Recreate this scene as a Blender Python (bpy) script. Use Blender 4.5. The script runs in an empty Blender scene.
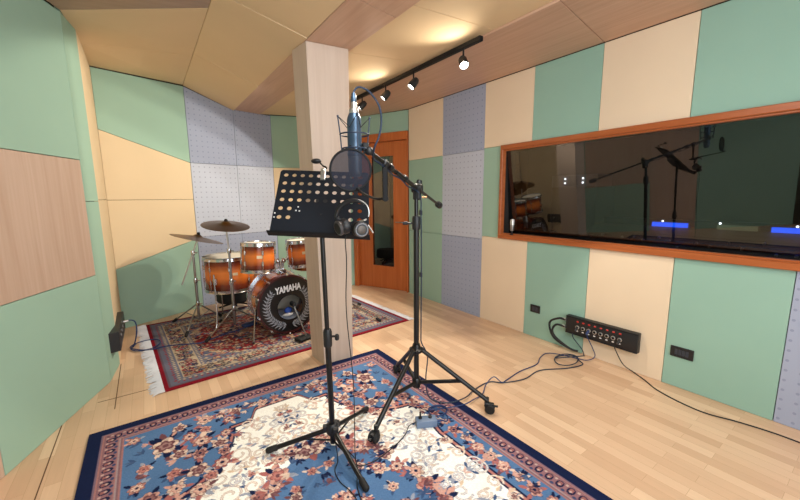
import bpy, bmesh, math, random
import numpy as np
from mathutils import Vector, Matrix, Euler

PI = math.pi
col = bpy.context.scene.collection
random.seed(7)

# ------------------------------------------------------------------ helpers
def V(*a):
    return Vector(a if len(a) > 1 else a[0])

def origin_of(o):
    p = Vector((0, 0, 0))
    while o is not None:
        p = p + o.location
        o = o.parent
    return p

def frame_z(d):
    """orthonormal basis whose third axis is d"""
    w = Vector(d).normalized()
    a = Vector((0, 0, 1)) if abs(w.z) < .95 else Vector((1, 0, 0))
    u = a.cross(w).normalized()
    v = w.cross(u).normalized()
    return u, v, w

class MB:
    def __init__(self):
        self.v = []; self.f = []; self.uv = None
    def add(self, vs, fs):
        n = len(self.v)
        self.v += [tuple(p) for p in vs]
        self.f += [tuple(i + n for i in f) for f in fs]
        return self
    def box(self, c, s, R=None, bev=0.0, seg=1):
        bm = bmesh.new()
        bmesh.ops.create_cube(bm, size=1.0)
        for v in bm.verts:
            v.co = Vector((v.co.x * s[0], v.co.y * s[1], v.co.z * s[2]))
        if bev > 0:
            bmesh.ops.bevel(bm, geom=bm.edges[:], offset=bev, segments=seg, affect='EDGES', profile=.5)
        bm.verts.index_update()
        M = R if R is not None else Matrix.Identity(3)
        c = Vector(c)
        self.add([M @ v.co + c for v in bm.verts], [[v.index for v in f.verts] for f in bm.faces])
        bm.free()
        return self
    def tube(self, pts, r, seg=10, caps=True, closed=False):
        pts = [Vector(p) for p in pts]
        n = len(pts)
        rs = r if isinstance(r, (list, tuple)) else [r] * n
        tang = []
        for i in range(n):
            if closed:
                t = pts[(i + 1) % n] - pts[i - 1]
            else:
                t = pts[min(i + 1, n - 1)] - pts[max(i - 1, 0)]
            tang.append(t.normalized() if t.length > 1e-9 else Vector((0, 0, 1)))
        u, v, _ = frame_z(tang[0])
        vs, fs = [], []
        for i in range(n):
            w = tang[i]
            u = (u - w * u.dot(w))
            u = u.normalized() if u.length > 1e-6 else frame_z(w)[0]
            v = w.cross(u)
            for k in range(seg):
                a = 2 * PI * k / seg
                vs.append(pts[i] + (u * math.cos(a) + v * math.sin(a)) * rs[i])
        m = n if closed else n - 1
        for i in range(m):
            j = (i + 1) % n
            for k in range(seg):
                l = (k + 1) % seg
                fs.append((i * seg + k, i * seg + l, j * seg + l, j * seg + k))
        if caps and not closed:
            fs.append(tuple(range(seg - 1, -1, -1)))
            fs.append(tuple((n - 1) * seg + k for k in range(seg)))
        return self.add(vs, fs)
    def cyl(self, a, b, r0, r1=None, seg=16):
        return self.tube([a, b], [r0, r0 if r1 is None else r1], seg)
    def lathe(self, prof, o, d=(0, 0, 1), seg=32, cap0=False, cap1=False, arc=None):
        """prof: list of (radius, height along d)"""
        u, v, w = frame_z(d)
        o = Vector(o)
        vs, fs = [], []
        for (r, h) in prof:
            for k in range(seg):
                a = 2 * PI * k / seg
                vs.append(o + w * h + (u * math.cos(a) + v * math.sin(a)) * r)
        for i in range(len(prof) - 1):
            for k in range(seg):
                l = (k + 1) % seg
                fs.append((i * seg + k, i * seg + l, (i + 1) * seg + l, (i + 1) * seg + k))
        if cap0: fs.append(tuple(range(seg - 1, -1, -1)))
        if cap1: fs.append(tuple((len(prof) - 1) * seg + k for k in range(seg)))
        return self.add(vs, fs)
    def ball(self, c, r, seg=14, s=(1, 1, 1), R=None):
        c = Vector(c); M = R if R is not None else Matrix.Identity(3)
        vs, fs = [], []
        rings = seg // 2
        vs.append(c + M @ Vector((0, 0, r * s[2])))
        for i in range(1, rings):
            t = PI * i / rings
            for k in range(seg):
                a = 2 * PI * k / seg
                vs.append(c + M @ Vector((r * s[0] * math.sin(t) * math.cos(a), r * s[1] * math.sin(t) * math.sin(a), r * s[2] * math.cos(t))))
        vs.append(c + M @ Vector((0, 0, -r * s[2])))
        for k in range(seg):
            fs.append((0, 1 + k, 1 + (k + 1) % seg))
            fs.append((len(vs) - 1, 1 + (rings - 2) * seg + (k + 1) % seg, 1 + (rings - 2) * seg + k))
        for i in range(rings - 2):
            for k in range(seg):
                l = (k + 1) % seg
                fs.append((1 + i * seg + k, 1 + (i + 1) * seg + k, 1 + (i + 1) * seg + l, 1 + i * seg + l))
        return self.add(vs, fs)
    def ring(self, c, d, R, r, seg=40, s2=8):
        u, v, w = frame_z(d); c = Vector(c)
        return self.tube([c + (u * math.cos(2 * PI * k / seg) + v * math.sin(2 * PI * k / seg)) * R for k in range(seg)], r, s2, closed=True)
    def slab(self, poly, ext):
        """flat polygon extruded by the vector ext"""
        poly = [Vector(p) for p in poly]; ext = Vector(ext); n = len(poly)
        vs = poly + [p + ext for p in poly]
        fs = [tuple(range(n)), tuple(range(2 * n - 1, n - 1, -1))]
        for i in range(n):
            j = (i + 1) % n
            fs.append((i, i + n, j + n, j))
        return self.add(vs, fs)
    def build(self, name, mat, parent=None, local=False, smooth=35, bevel=0, uvfun=None):
        me = bpy.data.meshes.new(name)
        off = Vector((0, 0, 0)) if local or parent is None else origin_of(parent)
        me.from_pydata([tuple(Vector(p) - off) for p in self.v], [], self.f)
        bm = bmesh.new(); bm.from_mesh(me)
        bmesh.ops.recalc_face_normals(bm, faces=bm.faces[:])
        bm.to_mesh(me); bm.free()
        if uvfun is not None:
            uvl = me.uv_layers.new(name='UVMap')
            for lp in me.loops:
                p = Vector(me.vertices[lp.vertex_index].co) + off
                uvl.data[lp.index].uv = uvfun(p)
        me.materials.append(mat)
        if smooth:
            for p in me.polygons: p.use_smooth = True
            me.set_sharp_from_angle(angle=math.radians(smooth))
        me.update()
        o = bpy.data.objects.new(name, me)
        col.objects.link(o)
        if parent is not None: o.parent = parent
        if bevel:
            m = o.modifiers.new('edge', 'BEVEL'); m.width = bevel; m.segments = 2; m.limit_method = 'ANGLE'
        return o

def tag(o, label=None, cat=None, group=None, kind=None):
    if label: o['label'] = label
    if cat: o['category'] = cat
    if group: o['group'] = group
    if kind: o['kind'] = kind
    return o

def thing(name, loc, label, cat, group=None, rot=(0, 0, 0)):
    o = bpy.data.objects.new(name, None)
    o.empty_display_size = .1
    col.objects.link(o)
    o.location = loc; o.rotation_euler = rot
    return tag(o, label, cat, group)

def copy_tree(o, parent=None):
    c = o.copy(); col.objects.link(c)
    if parent is not None: c.parent = parent
    for ch in [x for x in bpy.data.objects if x.parent is o]:
        copy_tree(ch, c)
    return c

def spline(pts, n=8):
    """Catmull-Rom through the points"""
    P = [Vector(p) for p in pts]
    P = [P[0] * 2 - P[1]] + P + [P[-1] * 2 - P[-2]]
    out = []
    for i in range(1, len(P) - 2):
        a, b, c, d = P[i - 1], P[i], P[i + 1], P[i + 2]
        for k in range(n):
            t = k / n
            out.append(.5 * ((2 * b) + (c - a) * t + (2 * a - 5 * b + 4 * c - d) * t * t + (3 * b - a - 3 * c + d) * t ** 3))
    out.append(P[-2])
    return out

# ------------------------------------------------------------------ materials
def srgb(r, g, b):
    def f(c):
        c /= 255.0
        return c / 12.92 if c <= .04045 else ((c + .055) / 1.055) ** 2.4
    return (f(r), f(g), f(b), 1)

def new_mat(name):
    m = bpy.data.materials.new(name); m.use_nodes = True
    nt = m.node_tree
    return m, nt, nt.nodes['Principled BSDF']

def N(nt, t, **kw):
    n = nt.nodes.new(t)
    for k, v in kw.items():
        if k in n.inputs.keys(): n.inputs[k].default_value = v
        else: setattr(n, k, v)
    return n

def plain(name, rgb, rough=.5, metal=0.0, spec=.5, var=.0, emit=None, es=0):
    m, nt, b = new_mat(name)
    b.inputs['Base Color'].default_value = srgb(*rgb)
    b.inputs['Roughness'].default_value = rough
    b.inputs['Metallic'].default_value = metal
    b.inputs['Specular IOR Level'].default_value = spec
    if var:
        tc = N(nt, 'ShaderNodeTexCoord'); no = N(nt, 'ShaderNodeTexNoise', Scale=30.0, Detail=4.0)
        nt.links.new(tc.outputs['Object'], no.inputs['Vector'])
        mr = N(nt, 'ShaderNodeMapRange'); mr.inputs[3].default_value = max(0, rough - var); mr.inputs[4].default_value = min(1, rough + var)
        nt.links.new(no.outputs['Fac'], mr.inputs[0]); nt.links.new(mr.outputs[0], b.inputs['Roughness'])
    if emit:
        b.inputs['Emission Color'].default_value = srgb(*emit); b.inputs['Emission Strength'].default_value = es
    return m

def fabric(name, rgb, dots=None):
    m, nt, b = new_mat(name)
    b.inputs['Roughness'].default_value = .85
    b.inputs['Specular IOR Level'].default_value = .25
    uv = N(nt, 'ShaderNodeUVMap')
    n1 = N(nt, 'ShaderNodeTexNoise', Scale=1.7, Detail=3.0)
    n2 = N(nt, 'ShaderNodeTexNoise', Scale=260.0, Detail=2.0)
    nt.links.new(uv.outputs[0], n1.inputs['Vector']); nt.links.new(uv.outputs[0], n2.inputs['Vector'])
    mx = N(nt, 'ShaderNodeMix', data_type='RGBA')
    c = srgb(*rgb)
    mx.inputs[6].default_value = tuple(x * .93 for x in c[:3]) + (1,)
    mx.inputs[7].default_value = tuple(min(1, x * 1.07) for x in c[:3]) + (1,)
    nt.links.new(n1.outputs['Fac'], mx.inputs[0])
    out = mx.outputs[2]
    if dots:
        pitch, rad, dc = dots
        sc = N(nt, 'ShaderNodeVectorMath', operation='SCALE'); sc.inputs['Scale'].default_value = 1 / pitch
        nt.links.new(uv.outputs[0], sc.inputs[0])
        fr = N(nt, 'ShaderNodeVectorMath', operation='FRACTION'); nt.links.new(sc.outputs[0], fr.inputs[0])
        sb = N(nt, 'ShaderNodeVectorMath', operation='SUBTRACT'); sb.inputs[1].default_value = (.5, .5, 0)
        nt.links.new(fr.outputs[0], sb.inputs[0])
        ln = N(nt, 'ShaderNodeVectorMath', operation='LENGTH'); nt.links.new(sb.outputs[0], ln.inputs[0])
        lt = N(nt, 'ShaderNodeMath', operation='LESS_THAN'); lt.inputs[1].default_value = rad / pitch
        nt.links.new(ln.outputs['Value'], lt.inputs[0])
        m2 = N(nt, 'ShaderNodeMix', data_type='RGBA')
        m2.inputs[7].default_value = srgb(*dc)
        nt.links.new(lt.outputs[0], m2.inputs[0]); nt.links.new(out, m2.inputs[6])
        out = m2.outputs[2]
    nt.links.new(out, b.inputs['Base Color'])
    bp = N(nt, 'ShaderNodeBump', Strength=.12, Distance=.002)
    nt.links.new(n2.outputs['Fac'], bp.inputs['Height']); nt.links.new(bp.outputs[0], b.inputs['Normal'])
    return m

def wood(name, rgb, rgb2, along='y', scale=1.0, rough=.45, coords='UV', spec=.4):
    m, nt, b = new_mat(name)
    b.inputs['Roughness'].default_value = rough
    b.inputs['Specular IOR Level'].default_value = spec
    if coords == 'UV':
        src = N(nt, 'ShaderNodeUVMap').outputs[0]
    else:
        src = N(nt, 'ShaderNodeTexCoord').outputs['Object']
    mp = N(nt, 'ShaderNodeMapping')
    st = {'x': (1.2, 26, 26), 'y': (26, 1.2, 26), 'z': (26, 26, 1.2)}[along]
    mp.inputs['Scale'].default_value = tuple(s * scale for s in st)
    nt.links.new(src, mp.inputs['Vector'])
    n1 = N(nt, 'ShaderNodeTexNoise', Scale=1.0, Detail=5.0, Roughness=.6, Distortion=.4)
    nt.links.new(mp.outputs[0], n1.inputs['Vector'])
    cr = N(nt, 'ShaderNodeValToRGB')
    cr.color_ramp.elements[0].position = .3; cr.color_ramp.elements[0].color = srgb(*rgb2)
    cr.color_ramp.elements[1].position = .7; cr.color_ramp.elements[1].color = srgb(*rgb)
    nt.links.new(n1.outputs['Fac'], cr.inputs[0]); nt.links.new(cr.outputs[0], b.inputs['Base Color'])
    return m

def parquet(name):
    m, nt, b = new_mat(name)
    tc = N(nt, 'ShaderNodeTexCoord')
    mp = N(nt, 'ShaderNodeMapping'); mp.inputs['Rotation'].default_value = (0, 0, PI / 2)
    nt.links.new(tc.outputs['Object'], mp.inputs['Vector'])
    br = N(nt, 'ShaderNodeTexBrick', Scale=1.0)
    br.offset = .37; br.offset_frequency = 2
    br.inputs['Brick Width'].default_value = .42; br.inputs['Row Height'].default_value = .066
    br.inputs['Mortar Size'].default_value = .0007; br.inputs['Mortar Smooth'].default_value = .2
    br.inputs['Color1'].default_value = (0, 0, 0, 1); br.inputs['Color2'].default_value = (1, 1, 1, 1)
    br.inputs['Mortar'].default_value = (0, 0, 0, 1); br.inputs['Bias'].default_value = 0
    nt.links.new(mp.outputs[0], br.inputs['Vector'])
    cr = N(nt, 'ShaderNodeValToRGB')
    e = cr.color_ramp.elements
    e[0].position = 0; e[0].color = srgb(207, 170, 137)
    e[1].position = 1; e[1].color = srgb(228, 196, 163)
    k = e.new(.5); k.color = srgb(218, 183, 150)
    nt.links.new(br.outputs['Color'], cr.inputs[0])
    mp2 = N(nt, 'ShaderNodeMapping'); mp2.inputs['Scale'].default_value = (60, 3, 1)
    nt.links.new(tc.outputs['Object'], mp2.inputs['Vector'])
    n1 = N(nt, 'ShaderNodeTexNoise', Scale=1.0, Detail=5.0, Roughness=.65)
    nt.links.new(mp2.outputs[0], n1.inputs['Vector'])
    mr = N(nt, 'ShaderNodeMapRange'); mr.inputs[3].default_value = .9; mr.inputs[4].default_value = 1.08
    nt.links.new(n1.outputs['Fac'], mr.inputs[0])
    ml = N(nt, 'ShaderNodeMix', data_type='RGBA', blend_type='MULTIPLY'); ml.inputs[0].default_value = 1
    nt.links.new(cr.outputs[0], ml.inputs[6]); nt.links.new(mr.outputs[0], ml.inputs[7])
    # joints
    m2 = N(nt, 'ShaderNodeMix', data_type='RGBA'); m2.inputs[7].default_value = srgb(182, 144, 108)
    nt.links.new(br.outputs['Fac'], m2.inputs[0]); nt.links.new(ml.outputs[2], m2.inputs[6])
    nt.links.new(m2.outputs[2], b.inputs['Base Color'])
    b.inputs['Roughness'].default_value = .34
    b.inputs['Specular IOR Level'].default_value = .45
    return m

def painted(name, rough=.95):
    """colours come from the mesh's own colour attribute"""
    m, nt, b = new_mat(name)
    at = N(nt, 'ShaderNodeAttribute', attribute_name='weave')
    tc = N(nt, 'ShaderNodeTexCoord')
    n1 = N(nt, 'ShaderNodeTexNoise', Scale=350.0, Detail=2.0)
    nt.links.new(tc.outputs['Object'], n1.inputs['Vector'])
    mr = N(nt, 'ShaderNodeMapRange'); mr.inputs[3].default_value = .8; mr.inputs[4].default_value = 1.15
    nt.links.new(n1.outputs['Fac'], mr.inputs[0])
    ml = N(nt, 'ShaderNodeMix', data_type='RGBA', blend_type='MULTIPLY'); ml.inputs[0].default_value = 1
    nt.links.new(at.outputs['Color'], ml.inputs[6]); nt.links.new(mr.outputs[0], ml.inputs[7])
    nt.links.new(ml.outputs[2], b.inputs['Base Color'])
    b.inputs['Roughness'].default_value = rough; b.inputs['Specular IOR Level'].default_value = .1
    bp = N(nt, 'ShaderNodeBump', Strength=.25, Distance=.002)
    nt.links.new(n1.outputs['Fac'], bp.inputs['Height']); nt.links.new(bp.outputs[0], b.inputs['Normal'])
    return m

def glass_pane(name, refl, tint):
    m, nt, b = new_mat(name)
    nt.nodes.remove(b)
    out = nt.nodes['Material Output']
    tr = N(nt, 'ShaderNodeBsdfTransparent'); tr.inputs[0].default_value = tint
    gl = N(nt, 'ShaderNodeBsdfGlossy'); gl.inputs['Roughness'].default_value = 0.0; gl.inputs['Color'].default_value = (1, 1, 1, 1)
    fr = N(nt, 'ShaderNodeFresnel'); fr.inputs['IOR'].default_value = 1.5
    mu = N(nt, 'ShaderNodeMath', operation='MULTIPLY'); mu.inputs[1].default_value = refl; mu.use_clamp = True
    nt.links.new(fr.outputs[0], mu.inputs[0])
    mx = N(nt, 'ShaderNodeMixShader')
    nt.links.new(mu.outputs[0], mx.inputs[0]); nt.links.new(tr.outputs[0], mx.inputs[1]); nt.links.new(gl.outputs[0], mx.inputs[2])
    nt.links.new(mx.outputs[0], out.inputs[0])
    return m

def gauze(name, rgb, op):
    m, nt, b = new_mat(name)
    out = nt.nodes['Material Output']
    b.inputs['Base Color'].default_value = srgb(*rgb); b.inputs['Roughness'].default_value = .8
    tr = N(nt, 'ShaderNodeBsdfTransparent')
    mx = N(nt, 'ShaderNodeMixShader'); mx.inputs[0].default_value = op
    nt.links.new(tr.outputs[0], mx.inputs[1]); nt.links.new(b.outputs[0], mx.inputs[2])
    nt.links.new(mx.outputs[0], out.inputs[0])
    return m

def sunburst(name):
    """lacquered shell: amber in the middle, dark towards both hoops (generated z)"""
    m, nt, b = new_mat(name)
    tc = N(nt, 'ShaderNodeTexCoord'); sp = N(nt, 'ShaderNodeSeparateXYZ')
    nt.links.new(tc.outputs['Generated'], sp.inputs[0])
    n1 = N(nt, 'ShaderNodeTexNoise', Scale=14.0, Detail=3.0); nt.links.new(tc.outputs['Object'], n1.inputs['Vector'])
    ad = N(nt, 'ShaderNodeMath', operation='MULTIPLY_ADD'); ad.inputs[1].default_value = .12; ad.inputs[2].default_value = -.06
    nt.links.new(n1.outputs['Fac'], ad.inputs[0])
    s2 = N(nt, 'ShaderNodeMath', operation='ADD'); nt.links.new(sp.outputs[2], s2.inputs[0]); nt.links.new(ad.outputs[0], s2.inputs[1])
    cr = N(nt, 'ShaderNodeValToRGB'); e = cr.color_ramp.elements
    e[0].position = .0; e[0].color = srgb(48, 14, 8)
    e[1].position = 1.; e[1].color = srgb(48, 14, 8)
    for p, c in ((.2, (120, 42, 14)), (.42, (220, 116, 42)), (.6, (226, 124, 46)), (.82, (128, 46, 16))):
        k = e.new(p); k.color = srgb(*c)
    nt.links.new(s2.outputs[0], cr.inputs[0]); nt.links.new(cr.outputs[0], b.inputs['Base Color'])
    b.inputs['Roughness'].default_value = .22; b.inputs['Coat Weight'].default_value = .6; b.inputs['Coat Roughness'].default_value = .08
    return m

GREEN = fabric('green fabric', (146, 182, 166))
GREEN2 = fabric('green fabric left', (153, 184, 165))
TAN = fabric('tan fabric', (228, 208, 180))
TAN2 = fabric('warm tan fabric', (219, 196, 160))
LILAC = fabric('lilac perforated', (160, 168, 189), dots=(.062, .008, (140, 147, 170)))
LILAC_L = fabric('pale lilac perforated', (187, 193, 207), dots=(.062, .008, (154, 160, 178)))
CEIL_TAN = fabric('ceiling tan', (220, 193, 155))
CEIL_WOOD = wood('ceiling wood', (206, 170, 146), (190, 152, 128), along='y')
CEIL_WOOD_D = wood('ceiling wood cross', (164, 136, 114), (152, 124, 102), along='x')
PANEL_WOOD = wood('panel beech', (198, 171, 152), (184, 154, 132), along='y', rough=.5)
PILLAR_WOOD = wood('pillar ash', (203, 184, 168), (192, 171, 154), along='y', rough=.5)
DOOR_WOOD = wood('door cherry', (190, 106, 54), (168, 86, 38), along='z', rough=.35, coords='OBJ')
FRAME_WOOD = wood('frame cherry', (178, 102, 56), (156, 82, 40), along='y', rough=.35, coords='OBJ')
FLOOR = parquet('beech parquet')
BLACK = plain('black paint', (18, 18, 20), .55, spec=.25)
BLACK_SATIN = plain('satin black steel', (12, 12, 14), .35, spec=.5)
RUBBER = plain('black rubber', (16, 16, 17), .7)
PLASTIC = plain('black plastic', (26, 27, 30), .45)
DESK_MAT = plain('desk navy black', (24, 29, 37), .6, spec=.2, var=.05)
CHROME = plain('chrome', (205, 207, 212), .16, 1.0)
STEEL = plain('brushed steel', (165, 162, 160), .3, 1.0)
SILVER = plain('silver', (200, 200, 198), .35, .9)
BRONZE = plain('cymbal bronze', (112, 84, 54), .36, 1.0, var=.08)
SHELL = sunburst('sunburst lacquer')
DRUMHEAD = plain('drum head cream', (222, 214, 196), .6)
HEAD_BLACK = plain('drum head black', (14, 14, 16), .28)
WREATH = plain('printed silver', (146, 150, 160), .6)
REDWOOD = plain('red lacquer hoop', (58, 14, 16), .3)
MIC_BLUE = plain('microphone blue grey', (70, 92, 114), .3, .6)
CABLE_BLUE = plain('blue cable', (26, 50, 98), .55)
CABLE_NAVY = plain('dark blue cable', (28, 44, 66), .5)
CABLE_BLACK = plain('black cable', (18, 18, 20), .6)
BOX_BLUE = plain('blue grey box', (104, 124, 152), .45)
RED = plain('red socket', (190, 40, 34), .4)
WHITE = plain('white', (225, 225, 225), .5)
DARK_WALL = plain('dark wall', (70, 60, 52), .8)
FRINGE = plain('white fringe', (214, 214, 218), .9)

# ------------------------------------------------------------------ room plan (metres)
XR = 3.01
P_1 = (-1.55, .9)          # beyond the frame
P0 = (-.70, 2.467); P1 = (-.339, 3.344); P2 = (-.297, 3.68)
C0 = (-.311, 4.687); C1 = (.495, 5.069); C2 = (1.55, 5.30); DL = (2.61, 4.873); DR = (3.01, 4.01)
YN = -1.8

def wall_panel(root, p, q, poly, mat, label, thick=.025, gap=.0018, flip=False):
    """poly in (distance from p towards q, height); the panel stands proud of the wall"""
    p = Vector((p[0], p[1], 0)); q = Vector((q[0], q[1], 0))
    d = (q - p).normalized()
    n = Vector((-d.y, d.x, 0)) * (-1 if flip else 1)     # pointing out of the room
    cx = sum(a for a, _ in poly) / len(poly); cz = sum(b for _, b in poly) / len(poly)
    pts = []
    for a, b in poly:
        a2 = a + (gap if a < cx else -gap); b2 = b + (gap if b < cz else -gap)
        pts.append(p + d * a2 + Vector((0, 0, b2)))
    mb = MB().slab(pts, n * thick)
    o = mb.build('wall_panel', mat, root, uvfun=lambda w: ((w - p).dot(d), w.z), smooth=0, bevel=.0025)
    tag(o, label)
    return o

def rect(a0, a1, b0, b1): return [(a0, b0), (a1, b0), (a1, b1), (a0, b1)]

def backing(name, segs, mat, thick=.1, off=.026):
    """solid wall behind the panels: list of (p, q, z0, z1)"""
    mb = MB()
    for p, q, z0, z1 in segs:
        p = Vector((p[0], p[1], 0)); q = Vector((q[0], q[1], 0)); d = (q - p).normalized(); n = Vector((-d.y, d.x, 0))
        a = p + n * off; b = q + n * off
        mb.slab([a + V(0, 0, z0), b + V(0, 0, z0), b + V(0, 0, z1), a + V(0, 0, z1)], n * thick)
    o = mb.build(name, mat, smooth=0)
    return tag(o, kind='structure')

SEAM = plain('dark joint', (70, 62, 50), .9)

# floor
mb = MB().slab([(-3.2, YN - .2, 0), (3.25, YN - .2, 0), (3.25, 5.9, 0), (-3.2, 5.9, 0)], (0, 0, -.1))
floor = tag(mb.build('floor', FLOOR, smooth=0), 'pale beech strip parquet floor', kind='structure')
JOINT = plain('floor joint', (96, 66, 40), .8)
mb = MB()
mb.box((-.545, 1.75, .0006), (.005, 3.05, .0012)); mb.box((-.29, 3.275, .0006), (.005, .8, .0012)); mb.box((-.14, 3.04, .0006), (.50, .005, .0012))
tag(mb.build('trim_1', JOINT, smooth=0), 'thin dark expansion joint in the parquet', kind='structure')

# left wall (travelling so that the outside is on the left-hand side)
wl = backing('wall_left', [((-2.6, YN), P_1, 0, 2.8), (P_1, P0, 0, 2.8), (P0, P1, 0, 2.8), (P1, P2, 0, 2.8), (P2, C0, 0, 2.8)], SEAM)
tag(wl, 'angled wall clad in green and wood panels')
L01 = math.dist(P_1, P0)
wall_panel(wl, P_1, P0, rect(L01 - .62, L01, 0, 2.62), PANEL_WOOD, 'beech wood panel')
wall_panel(wl, P_1, P0, rect(0, L01 - .62, 0, 2.62), GREEN2, 'green fabric panel')
LA = math.dist(P0, P1)
wall_panel(wl, P0, P1, [(0, 1.645), (LA, 1.651), (LA, 2.60), (0, 2.60)], GREEN2, 'green fabric panel')
wall_panel(wl, P0, P1, [(0, .848), (LA, .834), (LA, 1.651), (0, 1.645)], PANEL_WOOD, 'beech wood panel')
wall_panel(wl, P0, P1, [(0, 0), (LA, 0), (LA, .834), (0, .848)], GREEN2, 'green fabric panel')
LB = math.dist(P1, P2)
wall_panel(wl, P1, P2, rect(0, LB, 1.365, 2.63), GREEN2, 'narrow green fabric panel')
wall_panel(wl, P1, P2, rect(0, LB, 0, 1.365), GREEN2, 'narrow green fabric panel')
LC = math.dist(P2, C0)
wall_panel(wl, P2, C0, rect(0, LC, 1.375, 2.645), TAN2, 'warm tan fabric panel')
wall_panel(wl, P2, C0, rect(0, LC, 0, 1.375), TAN2, 'warm tan fabric panel')

# back wall: three stretches and the door wall
wb = backing('wall_back', [(C0, C1, 0, 2.8), (C1, C2, 0, 2.8), (C2, DL, 0, 2.8), (DL, DR, 2.27, 2.8)], SEAM)
tag(wb, 'faceted wall clad in green, tan and perforated lilac panels')
LD = math.dist(C0, C1)
wall_panel(wb, C0, C1, [(0, 2.066), (LD, 1.81), (LD, 2.69), (0, 2.645)], GREEN2, 'green fabric panel')
wall_panel(wb, C0, C1, [(0, 1.37), (LD, 1.37), (LD, 1.81), (0, 2.066)], TAN2, 'warm tan fabric panel')
wall_panel(wb, C0, C1, [(0, .65), (LD, .88), (LD, 1.37), (0, 1.37)], TAN2, 'warm tan fabric panel')
wall_panel(wb, C0, C1, [(0, 0), (LD, 0), (LD, .88), (0, .65)], GREEN2, 'green fabric panel')
LE = math.dist(C1, C2); h = LE * .52
wall_panel(wb, C1, C2, [(0, 1.81), (h, 1.81), (h, 2.515), (0, 2.69)], LILAC, 'lilac perforated panel')
wall_panel(wb, C1, C2, rect(h, LE, 1.81, 2.525), LILAC, 'lilac perforated panel')
wall_panel(wb, C1, C2, rect(0, h, .90, 1.81), LILAC_L, 'pale lilac perforated panel')
wall_panel(wb, C1, C2, rect(h, LE, .90, 1.81), LILAC_L, 'pale lilac perforated panel')
wall_panel(wb, C1, C2, rect(0, h, 0, .90), LILAC, 'lilac perforated panel')
wall_panel(wb, C1, C2, rect(h, LE, 0, .90), LILAC, 'lilac perforated panel')
LF = math.dist(C2, DL)
wall_panel(wb, C2, DL, rect(0, LF, 1.81, 2.53), GREEN2, 'green fabric panel')
wall_panel(wb, C2, DL, rect(0, LF * .5, .90, 1.81), TAN2, 'warm tan fabric panel')
wall_panel(wb, C2, DL, rect(LF * .5, LF, .90, 1.81), GREEN2, 'green fabric panel')
wall_panel(wb, C2, DL, rect(0, LF, 0, .90), GREEN2, 'green fabric panel')
LG = math.dist(DL, DR)
wall_panel(wb, DL, DR, [(0, 2.275), (LG, 2.275), (LG, 2.545), (0, 2.545)], GREEN2, 'green fabric panel above the door')

# right wall with the window opening
WY0, WY1, WZ0, WZ1 = -.30, 2.415, .943, 1.886
mb = MB()
def yslab(y0, y1, z0, z1, x0=XR + .026, x1=XR + .19):
    mb.box(((x0 + x1) / 2, (y0 + y1) / 2, (z0 + z1) / 2), (x1 - x0, y1 - y0, z1 - z0))
yslab(YN, 4.2, 0, WZ0); yslab(YN, 4.2, WZ1, 2.8); yslab(YN, WY0, WZ0, WZ1); yslab(WY1, 4.2, WZ0, WZ1)
wr = tag(mb.build('wall_right', SEAM, smooth=0), 'long wall clad in green, tan and lilac panels around the window', kind='structure')
Ys = [4.0, 3.31, 2.655, 2.075, 1.473, .880, .298, -.31, -.93, -1.55]
def rp(y1, y0, z0, z1, mat, label):     # y1 > y0
    mb = MB().slab([(XR, y1 - .0018, z0 + .0015), (XR, y0 + .0018, z0 + .0015), (XR, y0 + .0018, z1 - .0015), (XR, y1 - .0018, z1 - .0015)], (.025, 0, 0))
    o = mb.build('wall_panel', mat, wr, uvfun=lambda w: (w.y, w.z), smooth=0, bevel=.0025)
    tag(o, label)
ZC = 2.547
for i, (m, l) in enumerate([(TAN, 'tan fabric panel'), (LILAC, 'lilac perforated panel'), (TAN, 'tan fabric panel'), (GREEN, 'mint green fabric panel'), (TAN, 'tan fabric panel'), (GREEN, 'mint green fabric panel'), (LILAC, 'lilac perforated panel'), (TAN, 'tan fabric panel'), (GREEN, 'mint green fabric panel')]):
    rp(Ys[i], Ys[i + 1], 1.872 if i < 2 else 1.886, ZC, m, l)
rp(Ys[0], Ys[1], .91, 1.872, GREEN2, 'green fabric panel'); rp(Ys[1], Ys[2], .91, 1.872, LILAC_L, 'pale lilac perforated panel'); rp(Ys[2], WY1, .943, 1.886, GREEN2, 'green fabric panel')
for i, (m, l) in enumerate([(GREEN2, 'green fabric panel'), (LILAC, 'lilac perforated panel'), (TAN, 'tan fabric panel'), (GREEN, 'mint green fabric panel'), (TAN, 'tan fabric panel'), (GREEN, 'mint green fabric panel'), (LILAC, 'lilac perforated panel'), (TAN, 'tan fabric panel'), (GREEN, 'mint green fabric panel')]):
    rp(Ys[i], Ys[i + 1], 0, .91 if i < 2 else .943, m, l)
rp(WY0, Ys[-1], .943, 1.886, GREEN, 'mint green fabric panel')

# wall behind the camera
mb = MB().slab([(-3.2, YN, 0), (3.2, YN, 0), (3.2, YN, 2.8), (-3.2, YN, 2.8)], (0, -.1, 0))
tag(mb.build('wall_front', TAN, smooth=0, uvfun=lambda w: (w.x, w.z)), 'tan wall', kind='structure')

# ceiling
mb = MB().slab([(-3.2, YN - .1, 2.8), (3.3, YN - .1, 2.8), (3.3, 5.9, 2.8), (-3.2, 5.9, 2.8)], (0, 0, .1))
ce = tag(mb.build('ceiling', SEAM, smooth=0), 'faceted ceiling of tan and wood panels', kind='structure')
def cpanel(poly, mat, label, th=.03):
    c = sum((Vector(p) for p in poly), Vector()) / len(poly)
    pts = [Vector(p) + (c - Vector(p)).normalized() * .0025 for p in poly]
    o = MB().slab(pts, (0, 0, th)).build('ceiling_panel', mat, ce, uvfun=lambda w: (w.x, w.y), smooth=0, bevel=.003)
    tag(o, label); return o
xa, xb, xc, xd = 2.10, 1.405, 1.055, .49
za, zb = 2.515, 2.515
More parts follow.
